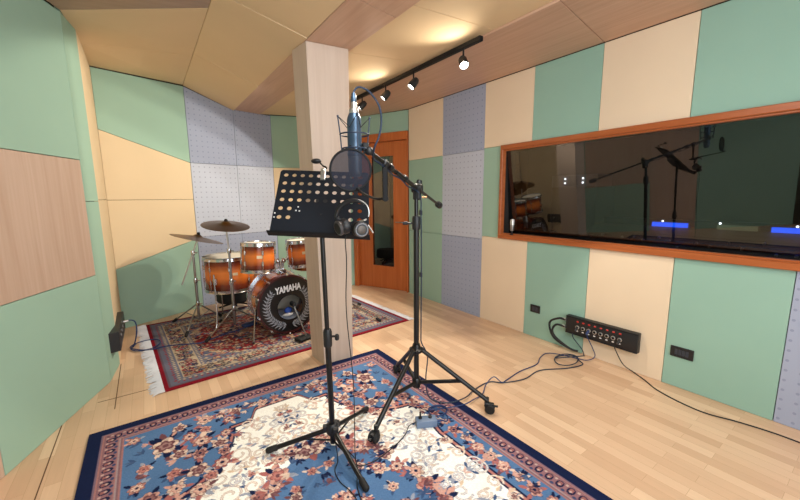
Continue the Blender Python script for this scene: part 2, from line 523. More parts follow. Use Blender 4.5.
# strip along the right wall
cpanel([(xa, 1.30, za), (3.008, 1.473, 2.55), (3.008, 4.005, 2.55), (2.61, 4.865, 2.54), (xa, 5.06, za + .01)], CEIL_WOOD, 'wood veneered strip')
cpanel([(xa, YN, za), (3.008, YN, 2.55), (3.008, 1.473, 2.55), (xa, 1.30, za)], CEIL_WOOD, 'wood veneered strip')
# tan field between the strips
def cz(x): return 2.545
for y0, y1, y0b, y1b in ((2.72, 5.30, 2.55, 5.08), (1.86, 2.72, 1.79, 2.55), (.6, 1.86, .6, 1.79), (YN, .6, YN, .6)):
    cpanel([(xb, y0, 2.53), (xa, y0b, 2.53), (xa, y1b, 2.53), (xb, y1, 2.53)], CEIL_TAN, 'tan fabric field')
# wood strip that carries the pillar head
for y0, y1, y0b, y1b, m in ((1.93, 5.22, 1.99, 5.28, CEIL_WOOD), (.3, 1.93, .4, 1.99, CEIL_WOOD), (YN, .3, YN, .4, CEIL_WOOD)):
    cpanel([(xc, y0, 2.50 if y0 < 5 else 2.52), (xb, y0b, 2.50), (xb, y1b, 2.52 if y1b > 5 else 2.50), (xc, y1, 2.52 if y1 > 5 else 2.50)], m, 'wood veneered strip')
# sloping tan field
for y0, y1, y0b, y1b in ((3.95, 5.08, 3.95, 5.20), (2.72, 3.95, 2.60, 3.95), (1.0, 2.72, 1.0, 2.60), (YN, 1.0, YN, 1.0)):
    cpanel([(xd, y0, 2.70), (xc, y0b, 2.505), (xc, y1b, 2.51), (xd, y1, 2.70)], CEIL_TAN, 'sloping tan fabric field')
# far left field and the dark wood board
cpanel([(-.335, 3.33, 2.60), (xd, 2.985, 2.70), (xd, 4.0, 2.70), (-.31, 4.0, 2.625)], CEIL_TAN, 'tan fabric field')
cpanel([(-.31, 4.0, 2.625), (xd, 4.0, 2.70), (xd, 5.06, 2.70), (-.315, 4.68, 2.65)], CEIL_TAN, 'tan fabric field')
cpanel([(-.72, 2.45, 2.60), (-1.6, .9, 2.60), (xd, .6, 2.69), (xd, 2.98, 2.70), (-.335, 3.325, 2.60)], CEIL_WOOD_D, 'dark wood veneered board')
cpanel([(-1.6, .9, 2.60), (-2.65, YN, 2.60), (xd, YN, 2.69), (xd, .6, 2.69)], CEIL_TAN, 'tan fabric field')

# pillar (narrows towards the floor)
mb = MB()
bot = [(1.09, 2.623, 0), (1.345, 2.603, 0), (1.345, 2.85, 0), (1.075, 2.86, 0)]
top = [(1.055, 2.634, 2.503), (1.378, 2.592, 2.503), (1.378, 2.86, 2.503), (1.03, 2.86, 2.503)]
mb.add(bot + top, [(0, 1, 5, 4), (1, 2, 6, 5), (2, 3, 7, 6), (3, 0, 4, 7), (3, 2, 1, 0), (4, 5, 6, 7)])
pil = tag(mb.build('pillar', PILLAR_WOOD, smooth=0, bevel=.003, uvfun=lambda w: (w.x + w.y, w.z)), 'square pillar clad in pale ash veneer', 'pillar', kind='structure')

# ------------------------------------------------------------------ door
def door():
    d = (Vector((DR[0], DR[1], 0)) - Vector((DL[0], DL[1], 0))); L = d.length; ang = math.atan2(d.y, d.x)
    r = bpy.data.objects.new('door_1', None); col.objects.link(r); r.location = (DL[0], DL[1], 0); r.rotation_euler = (0, 0, ang)
    tag(r, 'cherry wood door with a tall dark glass light', 'door', kind='structure')
    # local x along the wall, +y out of the room
    m = MB()
    m.box((.035, .04, 1.10), (.07, .14, 2.20), bev=.004); m.box((L - .012, .04, 1.10), (.024, .12, 2.20), bev=.003); m.box((L / 2, .04, 2.215), (L, .15, .11), bev=.004)
    m.build('door_frame', DOOR_WOOD, r, local=True)
    x0, x1, z0, z1 = .074, L - .026, .006, 2.155
    gx0, gx1, gz0, gz1 = .30, .715, .33, 1.98
    m = MB()
    def pc(a0, a1, b0, b1): m.box(((a0 + a1) / 2, .05, (b0 + b1) / 2), (a1 - a0, .045, b1 - b0))
    pc(x0, gx0, z0, z1); pc(gx1, x1, z0, z1); pc(gx0, gx1, z0, gz0); pc(gx0, gx1, gz1, z1)
    lf = m.build('door_leaf', DOOR_WOOD, r, local=True, smooth=0)
    m = MB()
    for a in (gx0 + .01, gx1 - .01): m.box((a, .03, (gz0 + gz1) / 2), (.02, .02, gz1 - gz0))
    for b in (gz0 + .01, gz1 - .01): m.box(((gx0 + gx1) / 2, .03, b), (gx1 - gx0 - .04, .02, .02))
    m.build('glazing_bead', DOOR_WOOD, lf, local=True, smooth=0)
    g = MB().add([(gx0, .05, gz0), (gx1, .05, gz0), (gx1, .05, gz1), (gx0, .05, gz1)], [(0, 1, 2, 3)])
    tag(g.build('glass', glass_pane('door glass', 3.0, (.3, .28, .25, 1)), lf, local=True, smooth=0), 'dark glass light')
    m = MB()   # dark vestibule behind the glass
    m.box((L / 2, .75, 1.2), (1.3, .05, 2.4)); 
    m.build('vestibule_wall', DARK_WALL, r, local=True, smooth=0)
    m = MB().cyl((x1 - .06, .03, 1.02), (x1 - .06, -.03, 1.02), .009); m.tube([(x1 - .06, -.03, 1.02), (x1 - .17, -.03, 1.02)], .009)
    m.build('door_handle', STEEL, lf, local=True)
door()

# ------------------------------------------------------------------ control-room window
def window():
    r = bpy.data.objects.new('window_1', None); col.objects.link(r); r.location = (XR, (WY0 + WY1) / 2, WZ0)
    tag(r, 'long dark control room window in a cherry wood frame', 'window', kind='structure')
    m = MB()
    fw = .045
    def bar(y0, y1, z0, z1, x0, x1, bev=.004): m.box(((x0 + x1) / 2, (y0 + y1) / 2, (z0 + z1) / 2), (x1 - x0, y1 - y0, z1 - z0), bev=bev)
    x0, x1 = XR - .03, XR + .03
    bar(WY0, WY1, WZ0, WZ0 + fw, x0, x1); bar(WY0, WY1, WZ1 - fw, WZ1, x0, x1); bar(WY0, WY0 + fw, WZ0 + fw, WZ1 - fw, x0, x1); bar(WY1 - fw * .7, WY1, WZ0 + fw, WZ1 - fw, x0, x1)
    # stepped inner rebate
    x0, x1 = XR - .012, XR + .19
    k = .012
    bar(WY0 + fw, WY1 - fw * .7, WZ0 + fw, WZ0 + fw + k, x0, x0 + .04, .001); bar(WY0 + fw, WY1 - fw * .7, WZ1 - fw - k, WZ1 - fw, x0, x0 + .04, .001)
    m.build('window_frame', FRAME_WOOD, r)
    m = MB()
    bar(WY0 + .03, WY1 - .03, WZ0 + .03, WZ0 + fw + .002, XR + .03, XR + .19, .0); bar(WY0 + .03, WY1 - .03, WZ1 - fw - .002, WZ1 - .03, XR + .03, XR + .19, .0)
    bar(WY1 - .032, WY1 - .03 + .001, WZ0 + fw, WZ1 - fw, XR + .03, XR + .19, .0); bar(WY0 + .03, WY0 + fw + .002, WZ0 + fw, WZ1 - fw, XR + .03, XR + .19, .0)
    m.build('window_lining', plain('black lining', (30, 26, 24), .7), r, smooth=0)
    a, b = .115, .032    # the pane leans into the room at the top
    m = MB().add([(XR + a, WY0 + fw, WZ0 + fw), (XR + a, WY1 - .034, WZ0 + fw), (XR + b, WY1 - .034, WZ1 - fw), (XR + b, WY0 + fw, WZ1 - fw)], [(0, 1, 2, 3)])
    tag(m.build('window_glass', glass_pane('studio glass', 2.1, (.42, .42, .42, 1)), r, smooth=0), 'tilted dark reflecting glass')
    x = XR + .175
    m = MB().add([(x, WY0 + fw, WZ0 + fw), (x, WY1 - .034, WZ0 + fw), (x, WY1 - .034, WZ1 - fw), (x, WY0 + fw, WZ1 - fw)], [(0, 1, 2, 3)])
    m.build('rear_glass', glass_pane('rear studio glass', 1.0, (.8, .8, .8, 1)), r, smooth=0)
window()

# control room shell behind the window
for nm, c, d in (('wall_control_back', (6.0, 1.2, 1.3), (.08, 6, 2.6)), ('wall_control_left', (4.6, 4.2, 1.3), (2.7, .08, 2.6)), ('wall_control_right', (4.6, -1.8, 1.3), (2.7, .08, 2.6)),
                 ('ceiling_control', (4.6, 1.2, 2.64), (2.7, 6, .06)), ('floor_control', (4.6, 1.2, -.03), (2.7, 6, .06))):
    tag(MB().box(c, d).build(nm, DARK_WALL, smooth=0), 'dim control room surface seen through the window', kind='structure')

BLUE_GLOW = plain('blue screen', (10, 40, 160), .4, emit=(20, 90, 255), es=3.2)
DIM_GLOW = plain('dim screen', (120, 130, 110), .4, emit=(150, 160, 120), es=.35)
LED = plain('white indicator', (255, 255, 255), .4, emit=(235, 245, 255), es=9)
GREY_GEAR = plain('grey console', (84, 84, 90), .5)
def control_room():
    t = thing('mixing_console', (3.75, .75, 0), 'dim grey mixing console with blue glowing meters behind the window glass', 'mixing console')
    m = MB().slab([(3.45, -.45, .80), (4.15, -.45, 1.02), (4.15, 1.95, 1.02), (3.45, 1.95, .80)], (0, 0, .06)); m.build('console_surface', GREY_GEAR, t, smooth=0)
    for y in (-.35, .75, 1.85): MB().box((3.85, y, .43), (.5, .06, .85)).build('support', BLACK, t, smooth=0)
    m = MB().box((4.18, .75, 1.06), (.1, 2.3, .16), bev=.01); mbk = m.build('meter_bridge', PLASTIC, t)
    for (y0, y1, mm) in ((1.13, 1.42, BLUE_GLOW), (.66, .92, DIM_GLOW), (.31, .58, BLUE_GLOW)):
        m = MB().box((4.124, (y0 + y1) / 2, 1.085), (.012, y1 - y0, .055)); m.build('display', mm, mbk, smooth=0)
    for y in (1.33, .90, .44):
        MB().ball((4.115, y, 1.125), .009, 10).build('indicator_light', LED, mbk)
    rnd = random.Random(3)
    for i in range(24):
        y = -.4 + i * .097; x = 3.60 + rnd.random() * .25
        MB().box((x, y, .875 + (x - 3.45) * .314), (.03, .016, .022), bev=.003).build('fader', SILVER, t)
    o = thing('equipment_rack', (4.6, 2.7, 0), 'grey equipment rack with four white lights behind the window glass', 'equipment rack')
    MB().box((4.9, 2.55, .75), (.5, .62, 1.5), bev=.01).build('cabinet', GREY_GEAR, o)
    for z in (1.55,): MB().box((4.85, 2.55, z + .02), (.4, .62, .16), bev=.008).build('processor', plain('grey fascia', (128, 130, 138), .5), o)
    for y in (2.42, 2.66):
        for z in (1.545, 1.6): MB().ball((4.645, y, z), .011, 8).build('indicator_light', LED, o)
    mo = thing('studio_monitor', (4.6, -.1, 0), 'black studio loudspeaker on a stand behind the window glass', 'loudspeaker')
    MB().box((4.7, -.15, 1.36), (.28, .26, .4), bev=.012).build('cabinet', PLASTIC, mo)
    MB().lathe([(.0, 0), (.05, .012), (.085, .0), (.095, .012), (.095, 0)], (4.558, -.15, 1.3), (-1, 0, 0)).build('woofer', GREY_GEAR, mo)
    MB().lathe([(.0, .012), (.02, .008), (.035, 0)], (4.558, -.15, 1.47), (-1, 0, 0)).build('tweeter', SILVER, mo)
    m = MB().cyl((4.7, -.15, 0), (4.7, -.15, 1.16), .03); m.box((4.7, -.15, .012), (.3, .3, .024)); m.build('stand', BLACK, mo)
control_room()

# ------------------------------------------------------------------ rugs
def grid_rug(name, origin, ang, W, L, res, paint, mat, label, z=.012):
    nu, nv = int(W / res), int(L / res)
    u = (np.arange(nu + 1) / nu) * W; v = (np.arange(nv + 1) / nv) * L
    U, Vv = np.meshgrid(u, v)
    C = paint(U, Vv)
    verts = np.zeros(((nu + 1) * (nv + 1) + 2 * (nu + 1) + 2 * (nv + 1), 3), dtype=np.float32)
    n0 = (nu + 1) * (nv + 1)
    verts[:n0, 0] = U.ravel(); verts[:n0, 1] = -Vv.ravel(); verts[:n0, 2] = z
    i = np.arange(nv)[:, None] * (nu + 1) + np.arange(nu)[None, :]
    F = np.stack([i, i + nu + 1, i + nu + 2, i + 1], -1).reshape(-1, 4)
    # rim down to the floor
    rim = []; rc = []; rf = []; k = n0
    edges = [np.arange(nu + 1), np.arange(nu + 1) + nv * (nu + 1), np.arange(nv + 1) * (nu + 1), np.arange(nv + 1) * (nu + 1) + nu]
    for e in edges:
        m_ = len(e)
        verts[k:k + m_] = verts[e]; verts[k:k + m_, 2] = .001
        rc.append(e)
        a = np.arange(m_ - 1)
        rf.append(np.stack([e[a], e[a + 1], k + a + 1, k + a], -1)); k += m_
    F = np.concatenate([F] + rf)
    cols = np.concatenate([C.reshape(-1, 3), C.reshape(-1, 3)[np.concatenate(rc)]])
    me = bpy.data.meshes.new(name)
    me.from_pydata(verts.tolist(), [], F.tolist())
    at = me.color_attributes.new('weave', 'FLOAT_COLOR', 'POINT')
    lin = np.where(cols <= .04045, cols / 12.92, ((cols + .055) / 1.055) ** 2.4)
    at.data.foreach_set('color', np.concatenate([lin, np.ones((len(lin), 1))], 1).astype(np.float32).ravel())
    me.materials.append(mat)
    o = bpy.data.objects.new(name, me); col.objects.link(o)
    o.location = origin; o.rotation_euler = (0, 0, ang)
    return tag(o, label, 'rug')

c_ = lambda r, g, b: np.array([r, g, b]) / 255.0

class Paint:
    def __init__(s, U, Vv, base):
        s.U, s.V = U, Vv
        s.C = np.zeros(U.shape + (3,)); s.C[:] = base
        s.du = U[0, 1] - U[0, 0]
    def mask(s, m, c): s.C[m] = c
    def win(s, x, y, r):
        j0 = max(0, int((x - r) / s.du)); j1 = min(s.U.shape[1], int((x + r) / s.du) + 2)
        i0 = max(0, int((y - r) / s.du)); i1 = min(s.U.shape[0], int((y + r) / s.du) + 2)
        return (slice(i0, i1), slice(j0, j1))
    def flower(s, x, y, r, n, c1, c2, out, rot=0.0, depth=.3):
        w = s.win(x, y, r * 1.2)
        dx = s.U[w] - x; dy = s.V[w] - y
        if dx.size == 0: return
        R = np.hypot(dx, dy); A = np.arctan2(dy, dx) + rot
        e = r * (1 - depth + depth * np.abs(np.cos(n * A / 2)))
        sub = s.C[w]
        sub[R < e] = out
        sub[R < e * .86] = c1
        ray = (np.abs(np.sin(n * A / 2)) > .93) & (R < e * .8)
        sub[ray] = out * .5 + c1 * .5
        sub[R < r * .42] = c2
        sub[R < r * .22] = out
        s.C[w] = sub
    def leaf(s, x, y, l, wd, ang, c1, out=None):
        w = s.win(x, y, l * 1.1)
        dx = s.U[w] - x; dy = s.V[w] - y
        if dx.size == 0: return
        a = dx * math.cos(ang) + dy * math.sin(ang); b = -dx * math.sin(ang) + dy * math.cos(ang)
        e = (a / l) ** 2
        t = np.abs(b) < wd * np.clip(1 - e, 0, 1)
        sub = s.C[w]
        if out is not None:
            sub[t] = out
            t = np.abs(b) < wd * .65 * np.clip(1 - e * 1.25, 0, 1)
        sub[t] = c1
        s.C[w] = sub
    def stroke(s, pts, wd, c):
        for (x, y) in pts:
            w = s.win(x, y, wd * 1.5)
            R = np.hypot(s.U[w] - x, s.V[w] - y)
            if R.size == 0: continue
            sub = s.C[w]; sub[R < wd] = c; s.C[w] = sub
    def spiral(s, x, y, r, a0, turns, wd, c, sgn=1):
        n = int(60 * turns) + 20
        s.stroke([(x + r * (1 - .75 * k / n) * math.cos(a0 + sgn * 2 * PI * turns * k / n), y + r * (1 - .75 * k / n) * math.sin(a0 + sgn * 2 * PI * turns * k / n)) for k in range(n)], wd, c)

NAVY = c_(22, 32, 66); BLUE = c_(78, 114, 160); BLUE_D = c_(58, 88, 134); PINK = c_(188, 132, 122); ROSE = c_(166, 98, 92); PEACH = c_(224, 188, 168)
CREAM = c_(248, 246, 238); IVORY = c_(226, 216, 200); BROWN = c_(132, 84, 72); GREY_B = c_(128, 140, 162); SAGE = c_(132, 146, 120)

def paint_blue(U, Vv):
    W, L = U.max(), Vv.max()
    BG = c_(84, 118, 160)
    p = Paint(U, Vv, BG)
    X = W / 2 - np.abs(U - W / 2); Y = L / 2 - np.abs(Vv - L / 2)      # distance from the edge
    E = np.minimum(X, Y)
    rr = random.Random(11)
    cu = np.abs(U - W / 2); cv = np.abs(Vv - L / 2)
    def field(m):
        k = np.clip((cu - .13) / .075, 0, 1); k = k * k * (3 - 2 * k)
        top = L / 2 - .325 - .115 * k
        side = W / 2 - .34 + .085 * np.exp(-((cv - .50) / .11) ** 2)
        f = (cv < top + m) & (cu < side + m)
        d = np.hypot((cu - (W / 2 - .28)) / .44, (cv - (L / 2 - .34)) / .54)
        f &= ~(d < 1.0 - m * 2)
        return f
    p.mask(field(.040), NAVY); p.mask(field(.028), c_(176, 118, 110)); p.mask(field(.012), NAVY); p.mask(field(0.0), CREAM)
    in_sp = lambda x, y: math.hypot((x - (W / 2 - .28)) / .44, (y - (L / 2 - .34)) / .54)
    MU, MV = .37, .655
    th = np.arctan2(cv / MV, cu / MU)
    rm = np.hypot(cu / MU, cv / MV) / (1 + .07 * np.cos(8 * th))
    p.mask(rm < 1.0, BG)
    def q(f):
        """repeat a motif in the four quarters"""
        for su in (1, -1):
            for sv in (1, -1):
                f(lambda a, b: (W / 2 + su * a, L / 2 + sv * b), su, sv)
    DUST = c_(206, 158, 144); ROSE_ = c_(168, 102, 98); SAND = c_(222, 196, 178); PLUM = c_(110, 70, 76); STEELB = c_(60, 84, 124); ASH = c_(150, 156, 172)
    pal = [(DUST, ROSE_), (SAND, DUST), (ROSE_, SAND), (SAND, PLUM), (DUST, PLUM), (c_(188, 134, 124), SAND)]
    def bloom(x0, y0, r, k, leaves=5):
        c1, c2 = pal[k % len(pal)]; n = 5 + k % 3; r0 = rr.uniform(0, 6)
        lv = [(rr.uniform(0, 2 * PI), rr.uniform(.9, 1.25), rr.choice([PLUM, STEELB, NAVY, ROSE_, SAND, ASH, DUST, NAVY])) for _ in range(leaves)]
        def f(t, su, sv):
            x, y = t(x0, y0)
            for an, dd, c in lv:
                ex, ey = su * math.cos(an), sv * math.sin(an)
                p.leaf(x + ex * r * dd, y + ey * r * dd, r * .62, r * .24, math.atan2(ey, ex), c)
            w = p.win(x, y, r * 1.15)
            dx = (p.U[w] - x) * su; dy = (p.V[w] - y) * sv
            if dx.size == 0: return
            R = np.hypot(dx, dy); A = np.arctan2(dy, dx) + r0
            e = r * (.70 + .30 * np.abs(np.cos(n * A / 2))) * (1 + .08 * np.sin(2 * A + 1))
            e2 = r * .62 * (.65 + .35 * np.abs(np.cos(n * A / 2 + .9)))
            sub = p.C[w]
            sub[R < e] = PLUM if k % 2 else STEELB
            sub[R < e * .93] = c1
            sub[(R < e * .9) & (np.cos(n * A / 2 + .5) ** 2 > .72)] = c1 * .85
            sub[(R < e * .9) & (np.abs(np.cos(n * A / 2)) < .10 + .05 * (R < r * .6))] = PLUM * .8 + c1 * .2
            sub[np.abs(R - e2) < r * .055] = PLUM
            sub[R < e2] = c2
            sub[R < e2 * .72] = c2 * .6 + c1 * .4
            sub[R < r * .20] = NAVY if k % 3 else PLUM
            p.C[w] = sub
        q(f)
    def sprig(x0, y0, l, k=None):
        an = rr.uniform(0, 2 * PI); c = rr.choice([ROSE_, STEELB, NAVY, SAND, PLUM, DUST]) if k is None else k
        def f(t, su, sv):
            x, y = t(x0, y0)
            for j, off in enumerate((-.6, 0, .6)):
                ex, ey = su * math.cos(an + off), sv * math.sin(an + off)
                p.leaf(x + ex * l * .8, y + ey * l * .8, l, l * .30, math.atan2(ey, ex), c if j != 1 else c * .85 + .1)
        q(f)
    # scrollwork on the cream ground
    S1, S2 = c_(182, 182, 194), c_(206, 188, 178)
    pts = []
    tries = 0
    while len(pts) < 64 and tries < 6000:
        tries += 1
        x, y = rr.uniform(0, W / 2 - .34), rr.uniform(0, L / 2 - .40)
        if in_sp(x, y) < 1.10 or math.hypot(x / MU, y / MV) < 1.12: continue
        r = rr.choice([.042, .052, .062, .035])
        if all(math.hypot(x - a, y - b) > (r + c) * .86 for a, b, c in pts): pts.append((x, y, r))
    for i, (x, y, r) in enumerate(pts):
        a0 = rr.uniform(0, 6); tn = rr.uniform(1.1, 1.5); sg = rr.choice((1, -1)); col_ = (S1, S2)[i % 2]
        def f(t, su, sv):
            xx, yy = t(x, y)
            aa = math.atan2(sv * math.sin(a0), su * math.cos(a0))
            p.spiral(xx, yy, r, aa, tn, .0062, c_(168, 168, 184) if i % 2 == 0 else c_(190, 168, 160), sg * su * sv)
            p.spiral(xx, yy, r, aa, tn, .0026, c_(236, 226, 212), sg * su * sv)
        q(f)
        for j in range(3):
            an = rr.uniform(0, 2 * PI); c = rr.choice([ASH, c_(214, 190, 164), c_(212, 178, 166), ASH, c_(206, 190, 176), STEELB])
            xx0, yy0 = x + math.cos(an) * r * 1.05, y + math.sin(an) * r * 1.05
            q(lambda t, su, sv: p.leaf(*t(xx0, yy0), .021, .008, math.atan2(sv * math.sin(an + .8), su * math.cos(an + .8)), c))
        if i % 9 == 0: bloom(x, y, .022, i, 3)
    # medallion: garland on its rim, loose sprays inside
    for k in range(10):
        a = (k + .5) / 10 * PI / 2
        bloom(MU * math.cos(a) * (1.0 + .07 * math.sin(k * 2.1)), MV * math.sin(a) * (1.0 + .07 * math.cos(k * 1.7)), .046 + .012 * (k % 3 == 0), k, 6)
    for k in range(16):
        a = rr.uniform(0, PI / 2); s0 = rr.uniform(.86, 1.10)
        sprig(MU * s0 * math.cos(a), MV * s0 * math.sin(a), .026)
    for k in range(26):
        a = rr.uniform(0, PI / 2); s0 = math.sqrt(rr.uniform(.02, .62))
        x, y = MU * s0 * math.cos(a), MV * s0 * math.sin(a)
        if k % 3 == 0: bloom(x, y, rr.uniform(.026, .042), k // 3, 5)
        else: sprig(x, y, rr.uniform(.018, .028))
    bloom(0, 0, .10, 1, 8)
    # corner spandrels, densely filled
    sp = []
    tries = 0
    while len(sp) < 25 and tries < 8000:
        tries += 1
        x, y = W / 2 - rr.uniform(.19, .72), L / 2 - rr.uniform(.21, .90)
        d = in_sp(x, y)
        if d > 1.03: continue
        r = rr.uniform(.036, .058) if d > .55 else rr.uniform(.030, .046)
        if all(math.hypot(x - a, y - b) > (r + c) * (.98 if d > .6 else 1.25) for a, b, c in sp): sp.append((x, y, r))
    for k in range(46):
        x, y = W / 2 - rr.uniform(.19, .72), L / 2 - rr.uniform(.21, .90)
        if in_sp(x, y) < 1.02: sprig(x, y, rr.uniform(.018, .03))
    bloom(W / 2 - .36, L / 2 - .38, .075, 3, 9)
    for k, (x, y, r) in enumerate(sp):
        if math.hypot(x - (W / 2 - .36), y - (L / 2 - .38)) > r + .07: bloom(x, y, r, k, 6)
    # flowers of the main band
    for k, x0 in enumerate((.0, .085, .17, .255, .34)): bloom(x0, L / 2 - .245 - .012 * (k % 2), .034 + .008 * (k % 2), k, 5)
    for k, y0 in enumerate((.0, .09, .18, .27, .36, .45, .54, .63)): bloom(W / 2 - .228 - .012 * (k % 2), y0, .034 + .008 * (k % 2), k + 1, 5)
    for k in range(22): sprig(rr.uniform(0, .40), L / 2 - rr.uniform(.20, .30), .02)
    for k in range(30): sprig(W / 2 - rr.uniform(.19, .27), rr.uniform(0, .72), .02)
    # guard border
    PK = c_(164, 116, 114); BR = c_(130, 98, 106); ST = c_(196, 170, 160)
    p.mask(E < .170, PK); p.mask(E < .162, BR); p.mask(E < .154, c_(160, 140, 144)); p.mask(E < .148, PK)
    along = np.where(X < Y, Vv, U)
    P_ = .056
    ph = (along / P_) % 1.0
    g = (E >= .084) & (E < .142)
    p.mask(g, c_(146, 106, 112))
    hx = (ph - .5) * P_; hy = E - .110
    p.mask(g & (np.hypot(hx * 1.25, hy) < .024), NAVY)
    p.mask(g & (np.hypot(hx * 1.25, hy + .004) < .0145), c_(150, 98, 96))
    p.mask(g & (np.hypot(hx, hy - .004) < .0065), ST)
    p.mask(g & (np.hypot(np.minimum(ph, 1 - ph) * P_, E - .134) < .009), c_(62, 72, 108))
    p.mask(g & (np.hypot(np.minimum(ph, 1 - ph) * P_, E - .092) < .006), ST)
    p.mask((E < .084), BR); p.mask(E < .078, PK); p.mask(E < .070, c_(120, 100, 118)); p.mask(E < .064, NAVY)
    rs = np.random.RandomState(3)
    p.C *= (1 + .10 * (rs.rand(*U.shape)[..., None] - .5))
    return np.clip(p.C, 0, 1)

def paint_red(U, Vv):
    W, L = U.max(), Vv.max()
    RED_E = c_(128, 20, 36); CR = c_(184, 166, 142); SL = c_(102, 104, 122); DK = c_(52, 48, 66); FR = c_(116, 40, 44); FR2 = c_(148, 48, 52); OLV = c_(120, 108, 92)
    p = Paint(U, Vv, FR)
    X = W / 2 - np.abs(U - W / 2); Y = L / 2 - np.abs(Vv - L / 2); E = np.minimum(X, Y)
    rr = random.Random(5)
    q_x = lambda a: [a, W - a]
    cu = np.abs(U - W / 2); cv = np.abs(Vv - L / 2)
    # field with slate corners and a central medallion
    d = np.hypot(cu / (W / 2 - .30), cv / (L / 2 - .22))
    p.mask(d > 1.0, SL)
    p.mask(np.abs(d - 1.0) < .03, CR)
    p.mask(np.hypot(cu / .55, cv / .38) < 1.0, DK); p.mask(np.hypot(cu / .48, cv / .33) < 1.0, c_(126, 84, 76))
    pal = [CR, FR2, DK, c_(86, 96, 124), c_(176, 120, 96), OLV, c_(190, 150, 120)]
    for k in range(2600):
        x, y = rr.uniform(.3, W - .3), rr.uniform(.25, L - .25)
        if rr.random() < .35: p.flower(x, y, rr.uniform(.014, .030), 6, rr.choice(pal), rr.choice(pal), DK)
        else: p.leaf(x, y, rr.uniform(.014, .034), .009, rr.uniform(0, PI), rr.choice(pal))
    # borders from inside out
    m = E < .33; p.mask(m, SL)
    m = E < .285; p.mask(m, CR)
    for k in range(1800):
        t = rr.random()
        e = rr.uniform(.15, .275)
        side = rr.choice('lrtb')
        x, y = {'l': (e, rr.uniform(.1, L - .1)), 'r': (W - e, rr.uniform(.1, L - .1)), 't': (rr.uniform(.1, W - .1), e), 'b': (rr.uniform(.1, W - .1), L - e)}[side]
        if rr.random() < .4: p.flower(x, y, rr.uniform(.012, .03), 6, rr.choice([FR2, DK, c_(86, 96, 124), OLV]), CR, DK)
        else: p.leaf(x, y, rr.uniform(.012, .03), .009, rr.uniform(0, PI), rr.choice([FR2, DK, OLV, c_(86, 96, 124), c_(150, 110, 84)]))
    along = np.where(X < Y, Vv, U)
    m = (E < .145); p.mask(m, SL)
    ph = (along / .04) % 1.0
    p.mask(m & (np.hypot((ph - .5) * .04, E - .115) < .011), CR); p.mask(m & (np.hypot((ph - .5) * .04, E - .085) < .010), FR2)
    m2 = (E > .285) & (E < .33)
    p.mask(m2 & (np.hypot((ph - .5) * .04, E - .307) < .011), CR)
    p.mask((E > .138) & (E < .145), CR); p.mask((E > .285) & (E < .290), CR); p.mask((E > .325) & (E < .33), DK)
    p.mask(E < .046, c_(96, 84, 98)); p.mask(E < .032, RED_E)
    return np.clip(p.C, 0, 1)

rug_mat = painted('woven wool')
rug1 = grid_rug('rug', (-.392, 2.612, 0), 0, 1.998, 3.0, .004, paint_blue, rug_mat, 'large blue and cream floral rug with navy edge under the music stand')
RA = .062
rug2o = Vector((-.012, 2.917, 0)); ru = Vector((math.cos(RA), math.sin(RA), 0)); rv = Vector((-math.sin(RA), math.cos(RA), 0))
RW, RL = 2.315, 1.74
b0 = rug2o + rv * RL
rug2 = grid_rug('rug', b0, RA, RW, RL, .0075, paint_red, rug_mat, 'red and slate patterned rug with white fringes under the drum kit', z=.010)
def fringe(parent, side):
    m = MB(); rnd = random.Random(side + 2)
    y = -.0
    while y < RL:
        for _ in range(2):
            l = rnd.uniform(.055, .095); a = rnd.uniform(-.35, .35)
            x0 = 0 if side < 0 else RW
            s = -1 if side < 0 else 1
            p0 = Vector((x0 - s * .004, -y, .009)); p1 = p0 + Vector((s * l * .5, a * l * .4, .004)); p2 = p0 + Vector((s * l, a * l, -.004))
            m.tube([p0, p1, p2], [.0055, .005, .003], 5)
        y += .0125
    m.build('fringe', FRINGE, parent, local=True)
fringe(rug2, -1); fringe(rug2, 1)

